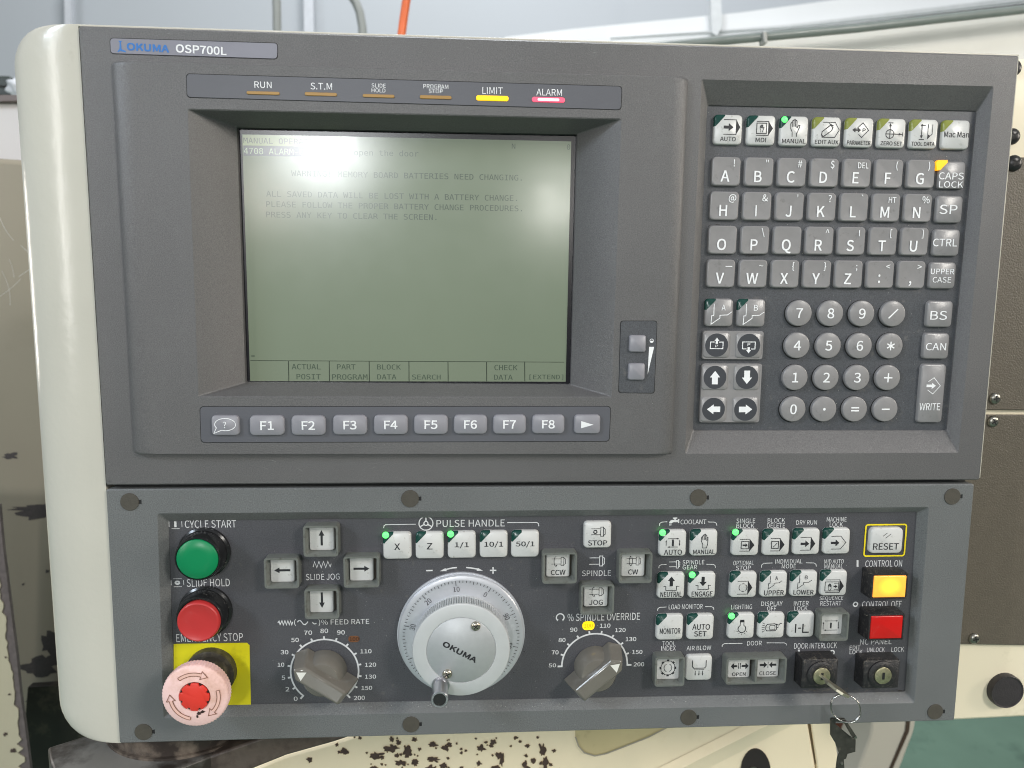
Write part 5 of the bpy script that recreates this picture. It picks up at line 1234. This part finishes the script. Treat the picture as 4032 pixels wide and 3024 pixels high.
for a0, a1 in ((128, 72), (15, -42), (258, 190)):
    for rr_, wd in ((.66, .0004), (.76, .0004)): mb.stroke(arcpts(cx, cy, re_ * rr_, a0, a1, 12), wd, ze + .00042)
    p = lambda r, a: (cx + re_ * r * math.cos(R_(a)), cy + re_ * r * math.sin(R_(a)))
    mb.stroke([p(.66, a0), p(.76, a0)], .0004, ze + .00042)
    mb.stroke([p(.66, a1), p(.58, a1), p(.73, a1 - 16), p(.84, a1), p(.76, a1)], .0004, ze + .00042)
    ag2.stroke(arcpts(cx, cy, re_ * .71, a0, a1, 12), .0016, ze + .00036)
build(mb, 'arrow_outline', AG, es, smooth=False); build(ag2, 'arrow_fill', mat('arrow_fill_pink', (236, 192, 178), .5, var=.06), es, smooth=False)
mb = MB(); 
for q in ((1240, 1318, 16, 10), (1262, 1308, 12, 8), (1228, 1338, 6, 12)): blobs(mb, [q], 7, ze + .0005, int(q[0]))
o = build(mb, 'grime', mat('hub_gap_grime', (50, 32, 26), .7), es, smooth=False); o['kind'] = 'stuff'

# selector dials
mb = MB(); rnd = random.Random(55)
for k in range(150):
    a = rnd.uniform(20, 165) if k < 110 else rnd.uniform(-40, 220); r = rnd.gauss(728, 7)
    blobs(mb, [(785 + r * math.cos(R_(a)), 828 - r * .955 * math.sin(R_(a)), rnd.uniform(2, 9), rnd.uniform(2, 5))], 'C', zF + .0002, 2000 + k)
o = build(mb, 'wheel_grime', mat('wheel_grime', (46, 44, 44), .8), cp, smooth=False); o['kind'] = 'stuff'
mb = MB()
for k in range(200):
    q = rnd.choice((('D', 1975, 1497, 14, 6), (3, 262, 1280, 8, 60), (3, 300, 1400, 60, 8), (6, 520, 10, 60, 6), (9, 1450, 1178, 30, 6), (9, 700, 925, 60, 6), (8, 1650, 700, 60, 5)))
    blobs(mb, [(q[1] + rnd.gauss(0, q[3] * .6), q[2] + rnd.gauss(0, q[4] * .6), rnd.uniform(.6, 3), rnd.uniform(.6, 2))], q[0], (zk_ - .0006) if q[0] in (3, 6) else zF + .0002, 3000 + k)
o = build(mb, 'gap_dirt', mat('gap_dirt', (60, 55, 50), .8), cp, smooth=False); o['kind'] = 'stuff'
def dial(t, cxp, cyp, xl, xr, a0, a1, n, nm):
    cx, cy = T(t, cxp, cyp, zF); rr = (T(t, xr, cyp, zF)[0] - T(t, xl, cyp, zF)[0]) / 2
    mb = MB(); mb.stroke(arcpts(cx, cy, rr, a0, a1, 60), .00095, zF + .0001)
    for i in range(n + 1):
        a = a0 + (a1 - a0) * i / n
        e = 1.10 if i not in (0, n) else 1.13
        mb.stroke([(cx + rr * q * math.cos(R_(a)), cy + rr * q * math.sin(R_(a))) for q in (.98, e)], .0011 if i in (0, n) else .00105, zF + .00012)
    build(mb, 'dial_scale', INKW2, cp, smooth=False, label=nm)
    return cx, cy, rr
ax, ay, ar = dial('A', 990, 1006, 435, 1545, 229.5, -49.5, 14, 'white scale of the feed rate dial')
bx, by, br = dial('B', 752, 988, 218, 1285, 181, -1, 9, 'white scale of the spindle override dial')
for tx in (('0', 485, 1420, 548, 1490), ('2', 350, 1264, 412, 1335), ('5', 285, 1077, 345, 1145), ('10', 222, 866, 330, 935), ('30', 270, 660, 397, 730), ('50', 442, 460, 567, 530), ('70', 650, 342, 785, 412), ('80', 918, 310, 1045, 383), ('90', 1192, 337, 1318, 408),
           ('110', 1572, 646, 1755, 714), ('120', 1648, 866, 1830, 934), ('130', 1648, 1061, 1828, 1128), ('150', 1590, 1246, 1765, 1312), ('200', 1465, 1406, 1645, 1477)):
    letter('A', [tx], zF, INKW2, 'white number ' + tx[0] + ' of the feed rate dial', bold=.02)
for tx in (('50', 0, 962, 122, 1025), ('70', 50, 746, 163, 815), ('80', 162, 546, 277, 612), ('90', 352, 376, 470, 445), ('110', 837, 311, 1010, 379), ('120', 1087, 383, 1258, 450), ('130', 1258, 531, 1432, 598), ('150', 1366, 741, 1532, 808), ('200', 1388, 943, 1560, 1010)):
    letter('B', [tx], zF, INKW2, 'white number ' + tx[0] + ' of the spindle override dial', bold=.02)
letter('A', [('(', 490, 155, 520, 268), (')% FEED RATE', 890, 150, 1718, 262)], zF, INKW2, 'white lettering FEED RATE')
letter('B', [('% SPINDLE OVERRIDE', 312, 142, 1495, 262)], zF, INKW2, 'white lettering SPINDLE OVERRIDE')
mb = MB()
mb.stroke([T('A', x, y, zF) for x, y in ((225, 215), (245, 190), (262, 245), (292, 180), (315, 250), (340, 180), (365, 250), (388, 180), (412, 250), (432, 185), (452, 250), (468, 200))], .0006, zF + .0001); mb = sym(mb)
mb.stroke([T('A', x, y, zF) for x, y in ((545, 205), (565, 180), (590, 178), (615, 205), (640, 238), (670, 245), (700, 220), (715, 195))], .0006, zF + .0001); mb = sym(mb)
mb.stroke([T('A', x, y, zF) for x, y in ((790, 205), (805, 228), (830, 235), (855, 222))], .0005, zF + .0001)
mb = sym(mb); c = T('B', 190, 212, zF)
mb.stroke(arcpts(*c, .0023, -50, 230, 26), .0007, zF + .0001)
mb.poly([T('B', x, y, zF) for x, y in ((128, 240), (160, 240), (150, 272))], zF + .0001); mb.poly([T('B', x, y, zF) for x, y in ((222, 240), (256, 240), (232, 272))], zF + .0001)
build(mb, 'printed_symbol', INKW2, cp, smooth=False)
# number windows 100
cx, cy, w, h = box('A', 1375, 430, 1558, 532, zF)
mb = MB(); mb.loft([rrect(cx, cy, w, h, h * .45, zF), rrect(cx, cy, w * .96, h * .94, h * .42, zF + .0003)]); o = build(mb, 'unlit_number_window', mat('unlit_orange_window', (122, 78, 48), .4), cp)
letter('A', [('100', 1395, 447, 1545, 513)], zF + .0003, mat('brown_ink', (70, 44, 30), .5), parent=o, bold=.01)
cx, cy, w, h = box('B', 552, 276, 750, 418, zF)
mb = MB(); mb.loft([rrect(cx, cy, w, h, h * .42, zF), rrect(cx, cy, w * .96, h * .94, h * .4, zF + .0003)]); o = build(mb, 'lit_number_window', mat('lit_number_yellow', (255, 205, 20), .3, emit=(255, 214, 18), estr=.95), cp)
letter('B', [('100', 578, 312, 722, 378)], zF + .0003, mat('orange_ink', (200, 140, 10), .5, emit=(190, 130, 10), estr=.4), parent=o, bold=.004)

def selector(cx, cy, ang, lab, ln=.0385, H=.0175):
    """round skirt with a tall faceted bar; ang = direction the pointer end looks"""
    ca, sa_ = math.cos(R_(ang)), math.sin(R_(ang))
    def q(u, v, z): return (cx + u * ca - v * sa_, cy + u * sa_ + v * ca, z)
    mb = MB()
    mb.loft([circ(cx, cy, r, z, 48) for r, z in ((.0128, zF + .0003), (.0128, zF + .001), (.0120, zF + .006), (.0108, zF + .0102), (.0096, zF + .0118), (.007, zF + .0124))], True)
    o = build(mb, 'selector_knob', KNOBM, cp, ang=40, label=lab)
    a = ln / 2; mb = MB()
    def sec(au, bu, v, z, t=0.0):   # elongated hexagon: pointed at the pointer end, square at the other
        return [q(au, 0, z), q(au - t - .0045, v, z), q(-bu, v * .96, z), q(-bu, -v * .96, z), q(au - t - .0045, -v, z)]
    R0 = [sec(a + .001, a, .0066, zF + .0006), sec(a, a - .0012, .0060, zF + .006), sec(a - .0012, a - .003, .0052, zF + H - .0035), sec(a - .0020, a - .0042, .0047, zF + H - .0010), sec(a - .0030, a - .0050, .0038, zF + H)]
    mb.loft(R0, True)
    bo = build(mb, 'grip_bar', KNOBM, o, smooth=True, ang=12, bevel=.0007)
    mb = MB(); z = zF + H + .0001; mb.poly([q(a - .0042, 0, z)[:2], q(a - .0090, .0030, z)[:2], q(a - .0090, -.0030, z)[:2]], z)
    build(mb, 'pointer_mark', mat('pointer_white', (232, 230, 222), .4), o, smooth=False)
selector(ax + .0002, ay + .0006, 146, 'grey bar knob of the feed rate dial')
selector(bx + .0002, by - .0006, 41, 'grey bar knob of the spindle override dial', H=.0165)

# hand wheel
zd0 = zF; zd1 = zF + .0045
c_ = T('C', 785, 815, zd1); x0 = T('C', 76, 815, zd1)[0]; x1 = T('C', 1497, 815, zd1)[0]; RD = (x1 - x0) / 2; cx, cy = (x0 + x1) / 2, c_[1]
mb = MB(); mb.loft([circ(cx, cy, RD * k, z, 96) for k, z in ((1.02, zd0), (1.02, zd0 + .0012), (1.0, zd0 + .0012), (1.0, zd1 - .0012), (.985, zd1 - .0006), (.93, zd1), (.925, zd1), (.6, zd1 + .0004))], True)
hw = build(mb, 'hand_wheel', ALU, cp, ang=25, label='silver pulse hand wheel with graduated ring and crank')
DK = mat('engraved_grey', (66, 64, 68), .5)
mb = MB()
for i in range(100):
    a = R_(59.7 + 3.6 * i); k = .845 if i % 10 == 0 else (.87 if i % 5 == 0 else .89)
    mb.stroke([(cx + RD * r * math.cos(a), cy + RD * r * math.sin(a)) for r in (k, .925)], .00034, zd1 + .00045)
build(mb, 'graduations', DK, hw, smooth=False)
for i in range(10):
    a = 59.7 + 36 * i; s_ = str(i * 10); rr_ = RD * .785
    mb = MB(); mb.text(s_, cx + rr_ * math.cos(R_(a + (.0 if i else 1.5))), cy + rr_ * math.sin(R_(a + (.0 if i else 1.5))), .0017 * (1 if i == 0 else 2.15), .0030, zd1 + .0004, 0, R_(a - 90))
    build(mb, 'number', DK, hw, smooth=False)
zc = zd1 + .0145
xc0 = T('C', 234, 972, zc)[0]; xc1 = T('C', 1342, 972, zc)[0]; RC = (xc1 - xc0) / 2; cx2 = (xc0 + xc1) / 2; cy2 = T('C', 787, 974, zc)[1]
N = 360
def kc(r, z, amp): return [(cx2 + (r - (amp if (i % 3) == 0 else 0)) * math.cos(2 * math.pi * i / N), cy2 + (r - (amp if (i % 3) == 0 else 0)) * math.sin(2 * math.pi * i / N), z) for i in range(N)]
mb = MB(); mb.loft([kc(RC * .955, zd1 - .0005, 0), kc(RC * .955, zd1 + .003, .0), kc(RC * .985, zd1 + .0035, .0009), kc(RC * .995, zc - .0012, .0009), kc(RC, zc - .0010, .0002), kc(RC * .985, zc - .0002, .0), kc(RC * .965, zc, 0), kc(RC * .713, zc, 0), kc(RC * .706, zc - .0004, 0)], True)
build(mb, 'knurled_knob', ALUF, hw, ang=30)
mb = MB(); rD = RC * .698; mb.loft([circ(cx2, cy2, r, z, 64) for r, z in ((rD, zc - .0006), (rD, zc - .0001), (rD * .99, zc + .0001))], True)
fp = build(mb, 'face_disc', mat('face_disc_grey', (186, 189, 190), .45, metal=.4, var=.03, vscale=300, bump=.1), hw, ang=50)
a_ = T('C', 775, 992, zc)
wl_ = (Vector(T('C', 950, 1090, zc)) - Vector(T('C', 600, 898, zc))).length + .0012
mb = MB(); mb.text('OKUMA', a_[0], a_[1], wl_, .0033, zc + .00015, .05, R_(-30)); build(mb, 'logo_lettering', INKB, hw, smooth=False)
def sub_screw(x, y, t, z, r, parent, rot):
    p = T(t, x, y, z + r * .4); screw((p[0], p[1], z), r, parent, rot, mat('zinc_screw', (178, 172, 158), .25, metal=.9, var=.1, vscale=600))
sub_screw(953, 710, 'C', zc, .0028, hw, .9); sub_screw(632, 1250, 'C', zc, .0028, hw, .5)
# crank
ze1 = zc + .0150; p1 = T('C', 546, 1532, ze1)
CRK = mat('crank_aluminium', (176, 176, 180), .3, metal=.85, var=.03)
mb = MB(); mb.loft([circ(p1[0], p1[1], r, z, 40) for r, z in ((.0051, zc), (.0051, zc + .0006), (.0041, zc + .0008), (.0043, zc + .003), (.0046, ze1 - .001), (.0047, ze1 - .0004), (.0044, ze1), (.0036, ze1), (.0035, ze1 - .0004))], True)
build(mb, 'crank_grip', CRK, hw, ang=35)
mb = MB(); mb.loft([circ(p1[0], p1[1], r, z, 32) for r, z in ((.00345, ze1 - .0004), (.0034, ze1 - .0001))], True); build(mb, 'grip_end', BLACKP, hw)

# illuminated rectangular buttons
def lampbtn(b, zt_, m, name, lab, core=None):
    cx, cy, w, h = box(9, *b, zt_)
    mb = MB(); mb.loft([rrect(cx, cy, w + .002, h + .002, .0006, zF), rrect(cx, cy, w + .0014, h + .0014, .0006, zt_ - .0004), rrect(cx, cy, w + .0008, h + .0008, .0005, zt_), rrect(cx, cy, w - .0006, h - .0006, .0004, zt_), rrect(cx, cy, w - .0008, h - .0008, .0004, zt_ - .0006)], True)
    o = build(mb, name, DUSTY, cp, ang=40, label=lab)
    mb = MB(); mb.loft([rrect(cx, cy, w - .001, h - .001, .0005, zt_ - .0006), rrect(cx, cy, w - .0012, h - .0012, .0005, zt_), rrect(cx, cy, w - .0020, h - .0020, .0005, zt_ + .0003)], True)
    build(mb, 'lens', m, o, ang=45)
    return o
def amber():
    m = bpy.data.materials.new('amber_lens_glow'); m.use_nodes = True; n = m.node_tree.nodes; l = m.node_tree.links; b = n['Principled BSDF']
    tc = n.new('ShaderNodeTexCoord'); mp = n.new('ShaderNodeVectorMath'); mp.operation = 'LENGTH'
    sc_ = n.new('ShaderNodeVectorMath'); sc_.operation = 'MULTIPLY'; sc_.inputs[1].default_value = (120, 0, 150)
    l.new(tc.outputs['Object'], sc_.inputs[0]); l.new(sc_.outputs[0], mp.inputs[0])
    r = n.new('ShaderNodeValToRGB'); l.new(mp.outputs['Value'], r.inputs[0])
    r.color_ramp.elements[0].position = .2; r.color_ramp.elements[0].color = lin((255, 236, 70)); r.color_ramp.elements[1].position = .95; r.color_ramp.elements[1].color = lin((240, 150, 58))
    b.inputs['Base Color'].default_value = lin((240, 170, 60)); b.inputs['Roughness'].default_value = .25
    l.new(r.outputs[0], b.inputs['Emission Color']); b.inputs['Emission Strength'].default_value = 1.0
    return m
lampbtn((1270, 458, 1482, 602), .0052, amber(), 'control_on_button', 'lit amber rectangular button under CONTROL ON')
lampbtn((1252, 708, 1460, 859), .0052, mat('red_lens', (185, 26, 24), .22, emit=(225, 30, 24), estr=.12), 'control_off_button', 'red rectangular button under CONTROL OFF')
# key switches
def keyswitch(b, dx, dy, lab, keyed):
    z1 = .0045
    cx, cy, w, h = box(9, *b, z1)
    mb = MB(); mb.loft([rrect(cx, cy, w + .0006, h + .0006, .0006, zF), rrect(cx, cy, w, h, .0006, z1 - .0006), rrect(cx, cy, w - .0012, h - .0012, .0005, z1)], True)
    o = build(mb, 'key_switch', DUSTY, cp, ang=40, label=lab)
    z2 = z1 + .0018; p = T(9, dx, dy, z2 + .0006)
    mb = MB(); mb.loft([circ(p[0], p[1], r, z, 40) for r, z in ((.0084, z1 - .0002), (.0084, z1 + .0010), (.0072, z2), (.0056, z2), (.0054, z2 - .0004))], True)
    build(mb, 'switch_collar', DUSTY, o, ang=40)
    mb = MB(); mb.loft([circ(p[0], p[1], r, z, 40) for r, z in ((.0052, z2 - .0006), (.0052, z2 + .0004), (.0049, z2 + .0006))], True)
    build(mb, 'lock_barrel', BRASS, o, ang=40)
    mb = MB(); mb.poly([(p[0] - .0008, p[1] - .0022), (p[0] + .0008, p[1] - .0022), (p[0] + .0008, p[1] + .0022), (p[0] - .0008, p[1] + .0022)], z2 + .0007)
    build(mb, 'key_slot', GROOVE, o, smooth=False)
    return p, z2
kp, kz = keyswitch((833, 985, 1052, 1165), 956, 1090, 'dusty key switch with a key in it under DOOR INTERLOCK', True)
keyswitch((1215, 992, 1437, 1165), 1338, 1087, 'dusty empty key switch under NC PANEL', False)
# fluff on the ledges of the switches
mb = MB(); rnd = random.Random(8)
def fluff(x0, y0, x1, y1, n, z0, z1, ln=.0022):
    for k in range(n):
        z = rnd.uniform(z0, z1); p = Vector(T(9, rnd.uniform(x0, x1), rnd.uniform(y0, y1), z) + (z,)); d = Vector((rnd.gauss(0, 1), rnd.gauss(0, .8), rnd.gauss(0, .7))).normalized() * ln * rnd.uniform(.3, 1)
        e = Vector((rnd.gauss(0, 1), rnd.gauss(0, 1), rnd.gauss(0, 1))).normalized() * ln * .4
        tube(mb, [p, p + d * .5 + e * .5, p + d], .00006, 3)
fluff(840, 975, 1050, 1000, 120, .000, .006); fluff(1215, 980, 1430, 1005, 90, .000, .006); fluff(1250, 445, 1470, 462, 60, -.001, .006); fluff(1240, 695, 1450, 712, 70, -.001, .006); fluff(840, 1160, 1040, 1180, 60, zF, .002)
fluff(930, 1010, 1020, 1050, 40, .006, .0075, .0014); fluff(1000, 1165, 1420, 1180, 40, zF, zF + .002)
o = build(mb, 'dust_fluff', mat('grey_fluff', (128, 120, 108), .9), cp, smooth=False); o['kind'] = 'stuff'

# ------------------------------------------------------------------ KEYS HANGING FROM THE SWITCH
KEYM = mat('dull_nickel_key', (176, 172, 152), .32, metal=.7, var=.15, vscale=400, dirt_shade=(104, 98, 82), dscale=400, dlo=.55, dhi=.75)
pa = Vector((kp[0] - .0006, kp[1] + .0002, kz - .002)); ze2 = kz + .021
pb = Vector(T(9, 1108, 1212, ze2) + (ze2,))
dk = (pb - pa).normalized(); vw = (pb - CPOS).normalized(); tv = dk.cross(vw).normalized(); sv = tv.cross(dk)
sv, tv = sv * math.cos(.16) + tv * math.sin(.16), tv * math.cos(.16) - sv * math.sin(.16)
def kprism(prof, th):
    mb = MB(); A = [pa + dk * u + sv * v + tv * (th / 2) for u, v in prof]; B = [p - tv * th for p in A]; n = len(prof)
    mb.add([tuple(p) for p in A] + [tuple(p) for p in B], [tuple(range(n)), tuple(reversed(range(n, 2 * n)))] + [(i, n + i, n + (i + 1) % n, (i + 1) % n) for i in range(n)])
    return mb
Lk = (pb - pa).length
prof = [(0, -.0018), (Lk * .42, -.0018), (Lk * .46, -.0055), (Lk * .62, -.0068), (Lk * .9, -.0062), (Lk, -.003), (Lk, .002), (Lk * .9, .0052), (Lk * .62, .0058), (Lk * .46, .0045), (Lk * .42, .0018), (0, .0018)]
k1 = build(kprism(prof, .0016), 'door_key', KEYM, None, smooth=False, bevel=.0002)
bm = bmesh.new(); bm.from_mesh(k1.data); bmesh.ops.recalc_face_normals(bm, faces=bm.faces); bm.to_mesh(k1.data); bm.free()
tag(k1, 'dull metal key stuck edge-on in the switch under DOOR INTERLOCK', 'key')
zr_ = ze2 - .002
cr_ = T('D', 1826.5, 1530, zr_); rr_ = (T('D', 1856, 1530, zr_)[0] - T('D', 1797, 1530, zr_)[0]) / 2 - .0004
mb = MB()
ringp = []
for i in range(96):
    a = 2 * math.pi * i / 48
    ringp.append((cr_[0] + rr_ * math.cos(a) * 1.0, cr_[1] + rr_ * .985 * math.sin(a), zr_ + .0026 * math.cos(a + .6) + (i / 96 - .5) * .0009))
tube(mb, ringp, .00038, 8)
kr = build(mb, 'key_ring', mat('bright_steel_ring', (190, 188, 184), .18, metal=1.0), None, ang=60)
tag(kr, 'split steel ring hanging from the key in the door switch', 'key ring')
# second key hanging on the ring
zh = zr_ - .003
hk = thing('hanging_key', 'dark grimy spare key hanging from the steel ring below the panel edge', 'key', T('D', 1815, 1560, zh) + (zh,))
DKEY = mat('grimy_dark_key', (66, 66, 60), .5, metal=.4, var=.2, vscale=300, dirt_shade=(104, 100, 88), dscale=260, dlo=.55, dhi=.75)
def SP(pts, z0, z1, name, m, bv=.0002, t=None):
    return build(prism([S(3080 + x * 560 / 1843, 2520 + y * 560 / 1843, z1) for x, y in pts], z0, z1), name, m, hk, bevel=bv)
SP([(636, 1040), (660, 1022), (700, 1025), (690, 1095), (895, 1262), (955, 1290), (950, 1450), (850, 1478), (745, 1475), (700, 1350), (634, 1240)], zh - .0018, zh, 'key_head', DKEY)
SP([(745, 1470), (850, 1475), (830, 1540), (800, 1550), (812, 1700), (790, 1740), (740, 1735), (700, 1700), (712, 1600), (720, 1540)], zh - .0016, zh - .0003, 'key_blade', DKEY)
SP([(690, 1024), (820, 1028), (972, 1262), (940, 1285), (905, 1250), (800, 1066), (690, 1060)], zh + .0004, zh + .0022, 'bent_tab', DKEY)
mb = MB(); mb.ngon([S(3080 + x * 560 / 1843, 2520 + y * 560 / 1843, zh + .0024) for x, y in ((962, 1240), (972, 1275), (940, 1282), (930, 1262))][::-1], zh + .0024); build(mb, 'worn_tip', STEEL, hk, smooth=False)
mb = MB(); p = S(3080 + 778 * .3038, 2520 + 1605 * .3038, zh + .0003); mb.loft([circ(p[0], p[1], .0009 * k, zh - .0003 + q, 12) for k, q in ((1, 0), (.8, .0006), (.2, .0008))]); build(mb, 'bright_dot', STEEL, hk)
for o in list(bpy.data.objects):
    if o.type == 'MESH' and not o.name in COL.objects: COL.objects.link(o)
